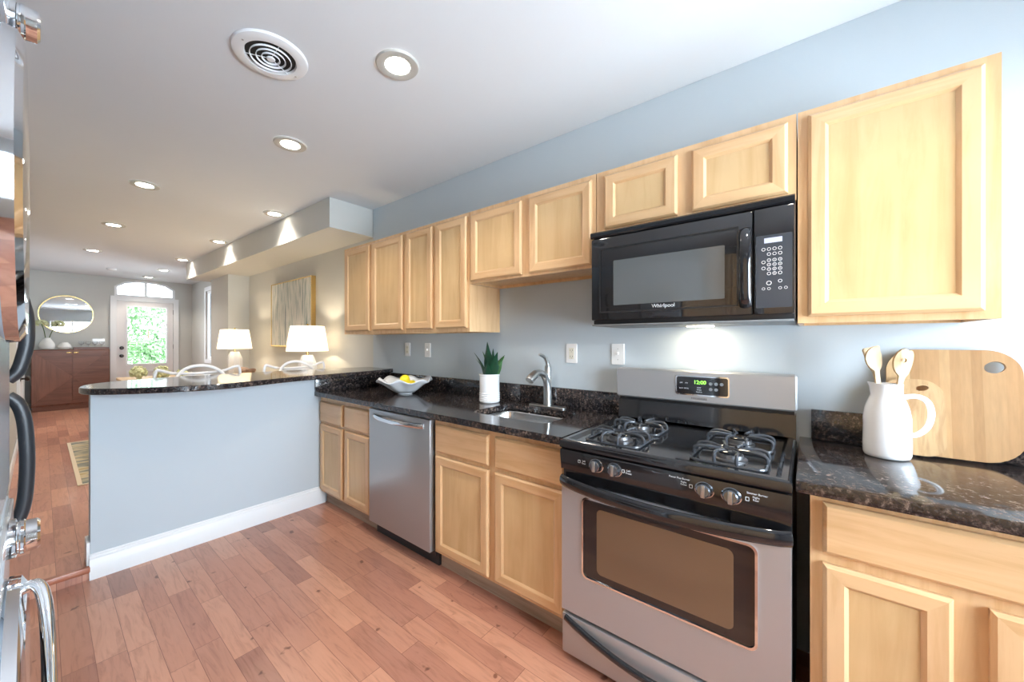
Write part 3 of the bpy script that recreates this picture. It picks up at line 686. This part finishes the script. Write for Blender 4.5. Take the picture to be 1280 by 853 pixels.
# ------------------------------------------------------------------ things on the counter
# ruffled bowl with lemons
t = thing('fruit_bowl', 'white ruffled ceramic bowl with wavy rim on the dark counter', 'bowl', (-.27, 1.60, .9145))
b = B(); rings = []; n = 96
prof = [(.0, .004), (.05, .004), (.075, .010), (.11, .035), (.15, .068), (.185, .092), (.215, .108)]
for k, (r, z) in enumerate([(.0, 0), (.055, 0), (.058, .006), (.06, .012)] + prof[2:]):
    u = max(0, (r-.06)/.155)
    rings.append([(-.27+r*(1+.07*u*cos(4*a+.5))*cos(a), 1.60+r*(1+.07*u*cos(4*a+.5))*sin(a), .9150+z+.013*u*u*cos(8*a+.6)) for a in [2*pi*i/n for i in range(n)]])
b.loft(rings[1:], True, False)
o = part('bowl_body', b, CERAMIC, t, smooth=60); md = o.modifiers.new('s', 'SOLIDIFY'); md.thickness = .004; md.offset = -1
lm = None
for i, (dx, dy, dz, sc_) in enumerate([(-.045, .012, .036, 1), (.035, -.035, .036, 1), (.035, .05, .036, .95), (-.04, -.068, .036, .9), (-.005, -.005, .078, .95)]):
    c = (-.27+dx, 1.60+dy, .9145+dz+.034)
    b = B(); b.lathe([(r*1.1, h*1.1) for r, h in [(.002, -.042), (.008, -.038), (.022, -.028), (.03, -.012), (.031, .004), (.026, .02), (.012, .033), (.005, .039), (.002, .042)]], c, n=20, ax='Y' if i % 2 else 'X')
    solo('lemon', b, LEMON, c, ['lemon at the front left of the white ruffled bowl', 'lemon at the right of the white ruffled bowl', 'lemon at the back of the white ruffled bowl', 'small lemon at the front right of the ruffled bowl', 'lemon on top of the pile in the ruffled bowl'][i], 'lemon', 'lemons in the ruffled bowl')
# snake plant
PX_, PY_ = -.165, .83
t = thing('potted_snake_plant', 'small snake plant in a ribbed white pot left of the sink', 'plant', (PX_, PY_, .9145))
pr_ = [(.060, 0), (.066, .004)]
for k in range(5): pr_ += [(.0665, .008+.012*k), (.0695, .012+.012*k), (.0695, .015+.012*k), (.0665, .019+.012*k)]
pr_ += [(.0665, .07), (.0675, .176), (.071, .178), (.071, .188), (.062, .188), (.062, .168)]
part('pot', B().lathe(pr_, (PX_, PY_, .9148), n=40, cap1=False), CERAMIC, t)
part('soil', B().lathe([(.0615, .165), (.0615, .170), (.03, .173)], (PX_, PY_, .9148)), SOIL, t)
lv_ = [(0.0, .01, .235, .050, 0, 0), (.02, .025, .17, .040, .9, .03), (-.01, -.03, .17, .042, -1.0, .035), (.015, -.025, .15, .034, -.6, .07), (-.02, .03, .165, .036, 1.2, .06), (.0, .04, .12, .030, 1.4, .05), (-.03, 0, .10, .036, 0, .012), (.01, -.04, .14, .030, -1.5, .055), (.03, 0, .19, .036, .3, .01)]
for i, (dx, dy, h, w_, an, ln) in enumerate(lv_):
    b = B(); rg = []
    m_ = 9
    for k in range(m_+1):
        u = k/m_; ww = w_*.78*(.55+1.0*sin(pi*min(1, u*1.15+.05))*.55)*(1-u**3)**.8 + .0008
        cy_ = PY_+dy*(1+u*.3)+ln*u*u*(1 if dy > 0 else -1)*1.3; cx_ = PX_+dx-.01*u; z = 1.080+h*u
        tw = an*.4
        row = []
        for s_ in (-1, -.5, 0, .5, 1):
            row.append((cx_+s_*ww*sin(tw)+(abs(s_)*.3*ww-.1*ww), cy_+s_*ww*cos(tw), z))
        rg.append(row + [(x+.002, y, z_) for x, y, z_ in row[::-1]])
    b.loft(rg)
    part('leaf', b, LEAF if i % 2 == 0 else LEAF2, t, smooth=60)
# jug
JX, JY = -.172, -1.008
t = thing('ceramic_jug', 'white ceramic jug with a loop handle, holding wooden utensils', 'jug', (JX, JY, .9145))
b = B(); b.lathe([(r*.70, h*.96) for r, h in [(.074, 0), (.082, .003), (.087, .014), (.088, .05), (.086, .10), (.087, .14), (.079, .18), (.067, .208), (.059, .225), (.057, .25), (.059, .268), (.055, .268), (.052, .25), (.052, .22), (.066, .18), (.077, .13), (.080, .02), (.06, .01)]], (JX, JY, .9148), n=48)
jb = b
for v in jb.bm.verts:   # pouring lip towards the range
    dz = v.co.z-.9148
    if dz > .225:
        a = (Vector((v.co.x-JX, v.co.y-JY)).normalized()).dot(Vector((-.2, .98)))
        if a > .75: v.co.y += (a-.75)*.05*(dz-.225)/.04; v.co.z += (a-.75)*.02
part('jug_body', jb, CERAMIC, t, smooth=60)
hd = cr([Vector(p) for p in ((JX-.008, JY-.040, 1.128), (JX-.010, JY-.070, 1.133), (JX-.012, JY-.093, 1.118), (JX-.012, JY-.102, 1.08), (JX-.012, JY-.094, 1.035), (JX-.010, JY-.072, 1.005), (JX-.008, JY-.052, .998))])
part('handle', B().tube(hd, .0085, n=12, flat=1.0), CERAMIC, t)
# utensils standing in the jug
def utensil(name, label, base, tip, shape, hole=None, thick=.007):
    base = Vector(base); tip = Vector(tip); d = (tip-base); Lh = d.length; d.normalize()
    t_ = Vector((.45, -.89, 0)); t_ = (t_-d*t_.dot(d)).normalized(); nn = d.cross(t_)
    b = B(); hw, hh = shape
    if hole == 'flat':
        out = [(-.006, 0), (.006, 0), (.007, Lh-hh), (hw*.7, Lh-hh*.75), (hw, Lh-.004), (hw-.004, Lh), (-hw+.004, Lh-.006), (-hw, Lh-.012), (-hw*.7, Lh-hh*.75), (-.007, Lh-hh)]
    else:
        out = [(-.006, 0), (.006, 0), (.007, Lh-hh)]
        for i in range(1, 16):
            a = -pi/2+pi*2*i/16; out.append((hw*cos(a), Lh-hh/2+hh/2*sin(a)))
        out.append((-.007, Lh-hh))
    holes = [ell(0, Lh-hh*.42, .009, .008, 14)] if hole == 'slot' else []
    b.plate(out, holes, 'Z', -thick/2, thick/2)
    for v in b.bm.verts:
        x, y, z = v.co
        if hole != 'flat' and y > Lh-hh: z += .35*(x*x)/hw
        v.co = base + t_*x + d*y + nn*z
    o = solo(name, b, SPOONWOOD, tuple(base), label, 'utensil', 'wooden utensils in the jug'); return o
utensil('wooden_spatula', 'flat-ended wooden spatula at the back left of the white jug', (JX+.020, JY-.012, .935), (JX+.030, JY+.038, 1.302), (.026, .095), 'flat')
utensil('wooden_spoon', 'wooden spoon with a solid oval bowl, leftmost in the white jug', (JX-.014, JY+.004, .935), (JX-.018, JY+.034, 1.300), (.024, .085))
utensil('slotted_spoon', 'wooden spoon with a hole in its bowl, right side of the jug', (JX-.016, JY-.004, .935), (JX-.014, JY-.042, 1.295), (.023, .095), 'slot')
utensil('wooden_spoon', 'wooden spoon half hidden behind the slotted one in the jug', (JX+.002, JY+.018, .935), (JX+.014, JY-.058, 1.290), (.021, .1))
# cutting boards
def board(label, y0, y1, z0, z1, xb, xt, rad, hole, th=.016, m=None):
    h = z1-z0; w_ = y1-y0; b = B()
    def rr(w, h, r4):
        pts = []
        for (sx, sy, a0), r in zip(((1, 1, 0), (-1, 1, 90), (-1, -1, 180), (1, -1, 270)), r4):
            for i in range(9):
                a = R(a0+90*i/8); pts.append((sx*(w/2-r)+r*cos(a), h/2+sy*(h/2-r)+r*sin(a)))
        return pts
    b.plate(rr(w_, h, rad), [ell(*hole)], 'X', -th/2, th/2)
    for v in b.bm.verts:   # slight belly of the sides
        v.co.y *= 1-.05*((v.co.z/h-.45)**2)*4*.6
    ang = math.atan2(xt-xb, h)
    bmesh.ops.rotate(b.bm, verts=b.bm.verts, cent=(0, 0, 0), matrix=Matrix.Rotation(ang, 3, 'Y'))
    bmesh.ops.translate(b.bm, verts=b.bm.verts, vec=(xb, (y0+y1)/2, z0))
    return solo('cutting_board', b, m or BOARD, (xb, (y0+y1)/2, z0), label, 'cutting board', 'bamboo cutting boards')
board('large rounded bamboo cutting board with oval grip hole, leaning on the wall', -1.335, -1.02, .916, 1.292, -.064, -.016, (.075, .075, .09, .09), (-.100, .318, .024, .019, 24, -.35))
board('small rounded bamboo cutting board leaning on the larger one behind the jug', -1.162, -1.0, .916, 1.185, -.088, -.052, (.06, .06, .05, .05), (-.028, .238, .016, .009, 20, -.25), .014, BAMBOO)

# ------------------------------------------------------------------ washer, dryer, fridge at the left edge
XF = -2.130
HBLK = mat('black_handle', (.02, .024, .03, 1), .38)
def laundry(name, label, z0, lower):
    t = thing(name, label, 'washing machine' if lower else 'dryer', (-2.47, .225, z0))
    part('cabinet', B().box(-2.82, XF, -.115, .565, z0+.012, z0+.985, .012, 3), WASHER, t)
    part('control_panel', B().box(XF-.006, XF+.006, -.10, .55, z0+.895, z0+.975, .004), WASHER, t)
    zc = .64 if lower else 1.568; rs = 1.08 if lower else 1.0
    ring = B(); ring.lathe([(r*rs, h) for r, h in [(.240, 0), (.250, .008), (.248, .022), (.235, .029), (.19, .022), (.185, .0)]], (XF+.0005, .225, zc), n=48, ax='X')
    d = part('door_ring', ring, CHROME, t)
    gl = B(); gl.lathe([(r*rs, h) for r, h in [(.184, .002), (.17, .018), (.12, .026), (.05, .029), (.005, .030)]], (XF+.0005, .225, zc), n=40, ax='X')
    part('door_glass', gl, BLACK, d)
    kn = part('dial', B().lathe([(.036, .006), (.036, .014), (.030, .016), (.029, .040), (.024, .044)], (XF, .36, z0+.945), n=28, ax='X'), CHROME, t)
    part('dial_collar', B().lathe([(.0305, .018), (.032, .020), (.032, .024), (.0302, .026)], (XF, .36, z0+.945), n=28, ax='X', cap0=False, cap1=False), CHROME, kn)
    if lower:
        hp_ = [(-2.104, .235, .895), (-2.092, .23, .90), (-2.083, .215, .885), (-2.078, .18, .84), (-2.076, .12, .74), (-2.077, .06, .62), (-2.083, .02, .52), (-2.104, .01, .50)]
        part('door_handle', B().tube(cr([Vector(p) for p in hp_]), .009, n=12), CHROME, d)
    for yy in (-.05, .50): part('foot', B().cyl((-2.2, yy, z0), (-2.2, yy, z0+.014), .02), BLACK_M, t)
    return t
laundry('washing_machine', 'silver front-loading washing machine with chrome door ring, bottom of the stack', .001, True)
laundry('tumble_dryer', 'silver front-loading dryer stacked on top of the washing machine', .988, False)
t = thing('refrigerator', 'stainless refrigerator with black curved handles, beyond the stacked laundry machines', 'refrigerator', (-2.5, 1.0, 0))
part('cabinet', B().box(-2.90, -2.215, .60, 1.40, .02, 1.72), BLACK_M, t)
fd = part('fridge_door', B().box(-2.2145, -2.160, .602, 1.398, .06, 1.155, .01, 3), STEEL_V, t)
zd = part('freezer_door', B().box(-2.2145, -2.160, .602, 1.398, 1.163, 1.72, .01, 3), STEEL_V, t)
def fh(z0, z1, flip):
    P = [(-2.162, 1.34, z0), (-2.138, 1.34, z0+.03), (-2.124, 1.34, z0+.09), (-2.118, 1.34, z0*.6+z1*.4), (-2.118, 1.34, z0*.4+z1*.6), (-2.124, 1.34, z1-.09), (-2.138, 1.34, z1-.03), (-2.162, 1.34, z1)]
    return B().tube(cr([Vector(p) for p in P]), .019, n=16)
part('handle', fh(.66, 1.13, False), HBLK, fd, 'black curved handle'); part('handle', fh(1.185, 1.53, True), HBLK, zd, 'black curved handle')
part('grille', B().box(-2.2, -2.17, .61, 1.39, .005, .055), BLACK_M, t)

t = thing('reflected_cabinet', 'unseen tall maple cabinet with four doors, added to be reflected in the appliances', 'cabinet', (-2.6, -.9, 0))  # out-of-view cabinet, added so the glossy appliances reflect wood
part('carcass', B().box(-2.93, -2.30, -1.62, -.14, .105, 2.2), MAPLE, t); part('toe_kick', B().box(-2.93, -2.36, -1.62, -.14, .001, .104), TOEKICK, t)
def rdoor(y0, y1, z0, z1):
    b = door_bm(y0, y1, z0, z1, 2.2995)
    for v in b.bm.verts: v.co.x = -v.co.x
    part('door', b, [MAPLE, MAPLE_H], t); 
for y0, y1 in ((-1.60, -.89), (-.87, -.16)): rdoor(y0, y1, .125, 1.40); rdoor(y0, y1, 1.43, 2.18)

# ------------------------------------------------------------------ ceiling fittings
t = thing('ceiling_vent', 'round white ceiling air diffuser with concentric rings', 'vent', (-1.42, 1.06, CZ))
vc = (-1.42, 1.06, CZ)
part('outer_flange', B().lathe([(.100, -.004), (.104, -.014), (.125, -.016), (.148, -.010), (.152, -.001)], vc, n=48, cap0=False, cap1=False), WHITE, t)
part('duct_shade_disc', B().lathe([(.10, -.001), (.10, -.0035), (.001, -.0035)], vc, n=32, cap0=False), SLOT, t)  # flat dark disc painted as the shaded void; the ceiling is solid here
for k, (r0, r1) in enumerate(((.084, .079), (.060, .055), (.038, .033))):
    part('ring', B().lathe([(r0, -.016), (r0-.002, -.018), (r1, -.010), (r1+.003, -.009)], vc, n=40, cap0=False, cap1=False), WHITE, t)
part('centre_disc', B().lathe([(.001, -.019), (.015, -.019), (.018, -.014), (.014, -.010)], vc, n=24), WHITE, t)
b = B()
for a in (.5, .5+2*pi/3, .5+4*pi/3): b.cyl((vc[0]+.02*cos(a), vc[1]+.02*sin(a), CZ-.012), (vc[0]+.102*cos(a), vc[1]+.102*sin(a), CZ-.010), .0018, n=6)
part('spokes', b, WHITE, t)
part('screw', B().cyl((vc[0]+.12, vc[1]+.03, CZ-.0175), (vc[0]+.12, vc[1]+.03, CZ-.015), .004, n=10), NICKEL, t)
part('screw', B().cyl((vc[0]-.12, vc[1]-.03, CZ-.0175), (vc[0]-.12, vc[1]-.03, CZ-.015), .004, n=10), NICKEL, t)
TRIM = mat('downlight_trim', S(192, 190, 184), .35)
def downlight(x, y):
    t = thing('recessed_downlight', '', 'downlight', (x, y, CZ), 'recessed ceiling downlights')
    part('trim_ring', B().lathe([(.056, -.006), (.075, -.011), (.094, -.009), (.099, -.001)], (x, y, CZ), n=40, cap0=False, cap1=False), TRIM, t)
    part('lamp_face', B().lathe([(.057, -.003), (.057, -.0065), (.04, -.0085), (.001, -.009)], (x, y, CZ), n=32), LENS, t)
    d = bpy.data.lights.new('downlight_lamp', 'SPOT'); d.energy = SPOT; d.spot_size = R(118); d.spot_blend = .5; d.shadow_soft_size = .045; d.color = (1, .88, .74)
    o = bpy.data.objects.new('downlight_lamp', d); COL.objects.link(o); o.parent = t; o.location = (0, 0, -.03)
    return t
d0 = downlight(-1.019, .668)
d0['label'] = 'lit recessed downlight nearest the camera, right of the round vent'
for x, y, l in [(-1.041, 1.791, 'second lit recessed downlight in the kitchen ceiling, between vent and soffit'),
    (-1.538, 3.383, 'lit recessed downlight nearest the camera in the left living room row'),
    (-1.572, 5.081, 'middle lit recessed downlight in the left living room row'),
    (-1.616, 6.962, 'farthest lit recessed downlight in the left living room row'),
    (-.575, 3.327, 'lit recessed downlight beside the near end of the dropped soffit'),
    (-.610, 5.033, 'lit recessed downlight beside the middle of the dropped soffit'),
    (-.650, 6.77, 'lit recessed downlight beside the far end of the dropped soffit'),
    (-.66, 8.159, 'lit recessed downlight just beyond the soffit, before the front door'),
    (-.70, 9.35, 'lit recessed downlight right above the transom window'),
    (-1.1, -1.0, 'lit recessed downlight in the kitchen ceiling over the camera side')]:
    c = copy_tree(d0); c.location = (x, y, CZ); c['label'] = l
t = thing('smoke_detector', 'flat round white detector on the ceiling near the front door', 'detector', (-1.28, 8.67, CZ))
part('housing', B().lathe([(.07, -.001), (.07, -.018), (.055, -.03), (.02, -.032)], (-1.28, 8.67, CZ), n=28), PLASTIC, t)

# ------------------------------------------------------------------ living room
# credenza
t = thing('sideboard', 'walnut two-door sideboard with diamond veneer against the back wall', 'sideboard', (-1.73, 9.65, FZ))
CX0, CX1, CYF = -2.20, -1.235, 9.53
part('case', B().box(CX0, CX1, CYF, 9.88, FZ+.08, 1.165, .004), WALNUT, t)
part('plinth', B().box(CX0+.012, CX1-.012, CYF+.012, 9.87, FZ+.001, FZ+.079), WALNUT_H, t)
cm = (CX0+CX1)/2
for s in (-1, 1):
    x0, x1 = (CX0+.012, cm-.003) if s < 0 else (cm+.003, CX1-.012); z0, z1 = FZ+.11, 1.15; zm = (z0+z1)/2
    xi = x1 if s < 0 else x0; xo = x0 if s < 0 else x1
    d = part('door', B().box(x0, x1, CYF-.018, CYF-.0005, z0, z1, .002), WALNUT, t)
    # mitred veneer: triangle meeting at the centre line
    b = B(); b.prism([(xo, z0+.02), (xi, zm), (xo, z1-.02)], 'Y', CYF-.0195, CYF-.0183); part('veneer', b, WALNUT_H if s > 0 else WALNUT, d)
    b = B(); b.prism([(xo+.0*s, z0+.004), (xi, z0+.004), (xi, zm-.01)], 'Y', CYF-.0195, CYF-.0183); part('veneer', b, WALNUT_H, d)
    b = B(); b.prism([(xo+.0*s, z1-.004), (xi, z1-.004), (xi, zm+.01)], 'Y', CYF-.0195, CYF-.0183); part('veneer', b, WALNUT_H, d)
    part('pull', B().box(cm+s*.012, cm+s*.075, CYF-.034, CYF-.0185, 1.10, 1.122, .003), BRASS, d)
# vases
def vase(label, x, y, s, prof, grp='white vases on the sideboard'):
    return solo('vase', B().lathe([(r*s, h*s) for r, h in prof], (x, y, 1.1655), n=32), CERAMIC_T, (x, y, 1.1655), label, 'vase', grp)
VP_ = [(.05, 0), (.085, .015), (.10, .055), (.092, .11), (.065, .165), (.042, .205), (.045, .215), (.036, .215), (.034, .195), (.05, .15), (.08, .06), (.05, .02)]
vase('taller white textured vase holding two pale green hydrangeas', -2.02, 9.69, 1.0, VP_)
vase('shorter empty white textured vase right of the flower vase', -1.81, 9.69, .98, [(.05, 0), (.075, .012), (.09, .05), (.075, .09), (.045, .13), (.047, .137), (.038, .137), (.036, .12)])
def flower(label, x, y, z, xb, r=.075, cat='flower', grp='hydrangeas in the vase'):
    t = thing('hydrangea', label, cat, (xb, y, z-.25), grp)
    random.seed(int(x*1000)); b = B()
    for k in range(46):
        a = random.random()*2*pi; ph = math.acos(1-2*random.random()*.85); q = Vector((sin(ph)*cos(a), sin(ph)*sin(a), cos(ph)))
        b.sphere((x+q.x*r*1.25, y+q.y*r, z+q.z*r*.8), r*.34, (1, 1, .8), 5)
    part('bloom', b, HYDR, t)
    part('stem', B().tube(cr([Vector((xb, y, 1.30)), Vector((xb*.6+x*.4, y, z-.14)), Vector((x, y, z))], 4), .006, n=8), STEM, t)
flower('left pale green hydrangea bloom in the taller vase', -2.085, 9.69, 1.64, -2.03, .06)
flower('right pale green hydrangea bloom in the taller vase', -1.885, 9.69, 1.635, -2.01, .06)
# tray and glasses
t = thing('serving_tray', 'low walnut tray on the right half of the sideboard', 'tray', (-1.48, 9.62, 1.1655))
b = B(); b.box(-1.70, -1.25, 9.58, 9.82, 1.166, 1.176); part('base', b, WALNUT, t)
b = B(); b.plate([(-1.70, 9.57), (-1.24, 9.57), (-1.24, 9.83), (-1.70, 9.83)], [[(-1.69, 9.58), (-1.25, 9.58), (-1.25, 9.82), (-1.69, 9.82)]], 'Z', 1.166, 1.205); part('rim', b, WALNUT_H, t)
gl = B(); gl.lathe([(.032, 0), (.032, .002), (.004, .006), (.004, .07), (.02, .08), (.038, .105), (.036, .14), (.0345, .14), (.036, .106), (.018, .084), (.001, .08)], (-1.60, 9.70, 1.1765), n=20)
GL = mat('goblet_glass', (.95, .97, .98, 1), .02, Transmission_Weight=.9, IOR=1.3)
g0 = solo('wine_glass', gl, GL, (-1.60, 9.70, 1.1765), 'leftmost clear stemmed glass on the walnut tray', 'glass', 'stemmed glasses on the tray')
for x, y, l in [(-1.51, 9.68, 'second clear stemmed glass from the left on the tray'), (-1.42, 9.71, 'third clear stemmed glass from the left on the tray'), (-1.33, 9.68, 'rightmost clear stemmed glass on the walnut tray')]:
    c = g0.copy(); COL.objects.link(c); c.location = (x, y, 1.1765); c['label'] = l
t = thing('light_switch', 'triple light switch plate on the back wall beside the front door', 'switch', (-1.36, 9.895, 1.31))
part('cover_plate', B().prism(rrect(-1.36, 1.31, .165, .115, .006), 'Y', 9.892, 9.899, bev=.001), PLASTIC, t)
for dx in (-.045, 0, .045): part('toggle', B().box(-1.365+dx, -1.355+dx, 9.882, 9.8925, 1.30, 1.32, .002), PLASTIC, t)
# round mirror
t = thing('round_mirror', 'round wall mirror with a thin brass frame above the sideboard', 'mirror', (-1.778, 9.88, 1.828))
part('mirror_glass', B().lathe([(.335, -.012), (.335, -.006)], (-1.778, 9.897, 1.828), n=64, ax='Y'), MIRROR, t)
part('frame', B().lathe([(.350, -.002), (.350, -.022), (.338, -.022), (.336, -.014), (.336, -.002)], (-1.778, 9.899, 1.828), n=64, ax='Y', cap0=False, cap1=False), BRASS, t)
# console with the lamps and the painting
t = thing('console_table', 'long pale wood console table under the painting', 'table', (-.26, 4.25, FZ))
part('tabletop', B().box(-.52, -.02, 2.95, 5.72, .78, .815, .004), SPOONWOOD, t)
for x, y in ((-.49, 3.0), (-.06, 3.0), (-.49, 5.67), (-.06, 5.67)): part('leg', B().box(x-.025, x+.025, y-.025, y+.025, FZ+.001, .779), SPOONWOOD, t)
part('apron', B().box(-.50, -.04, 3.03, 5.64, .70, .779), SPOONWOOD, t)
def lamp(label, x, y):
    t = thing('table_lamp', label, 'lamp', (x, y, .816), 'white table lamps')
    b = B(); q = []
    for hw, z in ((.065, 0), (.085, .03), (.092, .17), (.090, .26), (.055, .350), (.05, .358)):
        q.append([(x+hw*cos(pi/8+k*pi/4), y+hw*sin(pi/8+k*pi/4), .816+z) for k in range(8)])
    b.loft(q); part('base', b, CERAMIC, t)
    part('neck', B().cyl((x, y, 1.174), (x, y, 1.22), .012, n=14), BRASS, t)
    sh = part('lamp_shade', B().lathe([(.205, 1.215-.816), (.165, 1.478-.816)], (x, y, .816), n=48, cap0=False, cap1=False), SHADE, t)
    part('finial', B().lathe([(.006, 0), (.012, .008), (.009, .02), (.002, .028)], (x, y, 1.478), n=12), BRASS, t)
    b = B()
    for a in (0, 2*pi/3, 4*pi/3): b.cyl((x, y, 1.470), (x+.166*cos(a), y+.166*sin(a), 1.470), .002, n=6)
    b.cyl((x, y, 1.20), (x, y, 1.478), .003, n=6); part('harp', b, BRASS, t)
    part('bulb', B().sphere((x, y, 1.31), .03), emis('bulb_glow', (1, .85, .62, 1), 12), t)
    d = bpy.data.lights.new('lamp_bulb', 'POINT'); d.energy = LAMPW; d.color = (1, .82, .58); d.shadow_soft_size = .035
    o = bpy.data.objects.new('lamp_bulb', d); COL.objects.link(o); o.parent = t; o.location = (0, 0, 1.35-.816)
    return t
l0 = lamp('white table lamp with lit drum shade, right of the two, in front of the painting', -.27, 3.27)
l1 = copy_tree(l0); l1.location = (-.37, 5.26, .816); l1['label'] = 'white table lamp with lit drum shade, left of the two, near the wall corner'
t = thing('framed_painting', 'abstract painting of vertical grey-green strokes in a gold frame', 'painting', (-.02, 4.3, 1.68))
b = B(); b.plate([(3.70, 1.250), (4.92, 1.250), (4.92, 2.10), (3.70, 2.10)], [[(3.712, 1.262), (4.908, 1.262), (4.908, 2.088), (3.712, 2.088)]], 'X', -.035, .018); part('frame', b, BRASS, t)
part('canvas', B().box(-.028, -.01, 3.713, 4.907, 1.263, 2.087), ART, t)
# wooden leaf-shaped bowl on the console, between the lamps
def leafbowl(label, x, y, a):
    b = B(); rings = []
    for k in range(7):
        u = k/6; rr_ = .03+.15*u
        rings.append([(x+rr_*.45*cos(q)*(1), y+rr_*cos(a)*sin(q)*1.1, .822+.10*u**1.5+.05*u*u*abs(sin(q))) for q in [2*pi*i/28 for i in range(28)]])
    b.loft(rings, True, False)
    o = solo('wooden_bowl', b, DRIFT, (x, y, .816), label, 'bowl', 'wooden bowls on the console'); md = o.modifiers.new('s', 'SOLIDIFY'); md.thickness = .006; md.offset = -1
leafbowl('weathered wooden bowl with upswept ends, right of the left lamp', -.36, 4.80, 0)
# dining table, centrepiece
t = thing('dining_table', 'oak dining table standing on the rug behind the breakfast bar', 'table', (-1.0, 5.4, FZ))
part('tabletop', B().prism(rrect(-1.0, 5.4, .9, 1.7, .04), 'Z', .80, .835, bev=.004), SPOONWOOD, t)
for x, y in ((-1.37, 4.65), (-.63, 4.65), (-1.37, 6.15), (-.63, 6.15)): part('leg', B().cyl((x, y, FZ+.012), (x, y, .799), .022, .035, n=16), SPOONWOOD, t)
def ball(label, x, y, z=.92, r=.07, grp='green flower balls on the dining table'):
    random.seed(int(y*100)); b = B()
    b.sphere((x, y, z), r*.85, n=8)
    for k in range(60):
        a = random.random()*2*pi; ph = math.acos(1-2*random.random()); q = Vector((sin(ph)*cos(a), sin(ph)*sin(a), cos(ph)))
        b.sphere((x+q.x*r, y+q.y*r, z+q.z*r), r*.22, n=4)
    solo('flower_ball', b, HYDR, (x, y, z-r*1.2), label, 'flower', grp)
for i, (x, y, z, r) in enumerate([(-1.30, 5.64, .925, .075), (-1.09, 5.54, .925, .075), (-.90, 5.48, .90, .055)]):
    ball(['leftmost round green flower ball on the dining table', 'middle round green flower ball on the dining table', 'smallest round green flower ball, nearest the white stool back'][i], x, y, z, r)
t = thing('rug', 'multicoloured woven rug with pale border, beyond the peninsula end', 'rug', (-.9, 5.1, FZ))
part('border', B().box(-1.885, -.57, 4.0, 6.3-.2, FZ+.001, FZ+.007), RUGB, t)
part('field', B().box(-1.855, -.60, 4.03, 6.07, FZ+.0072, FZ+.009), RUG, t)
# bar stools
def stool(x, y, label):
    t = thing('bar_stool', label, 'stool', (x, y, FZ), 'white open-back bar stools')
    part('seat', B().prism(rrect(x, y-.02, .44, .40, .12), 'Z', .75, .775, bev=.006), PLASTIC, t)
    for sx, sy in ((-1, -1), (1, -1), (-1, 1), (1, 1)):
        part('leg', B().cyl((x+sx*.235, y+sy*.20, FZ+.001), (x+sx*.175, y-.02+sy*.15, .752), .014, .018, n=14), PLASTIC, t)
    fr_ = B(); q = [(x+sx*.212, y+sy*.175, .34) for sx, sy in ((-1, -1), (1, -1), (1, 1), (-1, 1))]
    for i in range(4): fr_.cyl(q[i], q[(i+1) % 4], .009, n=10)
    part('footrest', fr_, PLASTIC, t)
    # hoop: high rounded arch sweeping forward
    def P(u, w_, z0, z1, yb, yf, p=2.2):
        a = pi*u; return Vector((x-w_*cos(a), yf+(yb-yf)*sin(a)**.5, z0+(z1-z0)*max(0, sin(a))**(1/p)))
    part('back_hoop', B().tube([P(i/28, .185, .77, 1.125, y+.22, y+.0) for i in range(29)], .0125, n=10), PLASTIC, t)
    band = cr([Vector(p) for p in ((x-.20, y+.15, .77), (x-.25, y+.18, .90), (x-.275, y+.20, 1.02), (x-.265, y+.205, 1.095), (x-.24, y+.205, 1.098), (x-.15, y+.23, 1.07), (x, y+.25, 1.062), (x+.15, y+.23, 1.072), (x+.24, y+.205, 1.105), (x+.27, y+.205, 1.10), (x+.275, y+.20, 1.02), (x+.25, y+.18, .90), (x+.20, y+.15, .77))], 5)
    part('back_band', B().tube(band, .011, n=10), PLASTIC, t)
    low = cr([Vector(p) for p in ((x-.17, y+.17, .78), (x-.20, y+.19, .93), (x-.13, y+.23, 1.03), (x, y+.245, 1.04), (x+.13, y+.23, 1.03), (x+.22, y+.19, .96), (x+.18, y+.17, .78))], 5)
    part('inner_band', B().tube(low, .010, n=10), PLASTIC, t)
    return t
s0 = stool(-1.27, 2.72, 'white open-back bar stool, left of the two behind the breakfast bar')
s1 = copy_tree(s0); s1.location = (-.52, 2.76, FZ); s1['label'] = 'white open-back bar stool, right of the two, in front of the painting lamp'

# ------------------------------------------------------------------ outside the front door
b = B(); b.box(-4, 3, 10.06, 18, -.3, -.02); o = finish('ground', b, mat('outdoor_paving', S(190, 190, 180), .9), (0, 0, 0)); o['kind'] = 'structure'
def bush(label, cx_, cy_, cz_, r, nn, seed, grp='shrubs outside the front door'):
    random.seed(seed); b = B()
    t = thing('shrub', label, 'shrub', (cx_, cy_, -.02), grp)
    bm = b.bm
    for k in range(nn):
        q = Vector((random.gauss(0, 1), random.gauss(0, 1), random.gauss(0, 1))).normalized()*(r*random.uniform(.7, 1.05))
        c = Vector((cx_, cy_, cz_))+Vector((q.x*1.15, q.y*.8, q.z*1.2)); u = Vector((random.gauss(0, 1), random.gauss(0, 1), random.gauss(0, 1))).normalized(); v = u.orthogonal().normalized(); l_ = random.uniform(.05, .1)
        vs = [bm.verts.new(c+u*l_), bm.verts.new(c+v*l_*.4), bm.verts.new(c-u*l_), bm.verts.new(c-v*l_*.4)]; bm.faces.new(vs)
    part('foliage', b, FOLI, t)
    part('stem', B().cyl((cx_, cy_, -.02), (cx_, cy_, cz_), .05, .02, n=8), DRIFT, t)
bush('leafy green shrub seen through the upper glass of the front door', -.15, 13.4, 1.65, .75, 1900, 3)
bush('leafy green shrub seen through the lower glass of the front door', -.35, 12.2, .75, .5, 1100, 5)
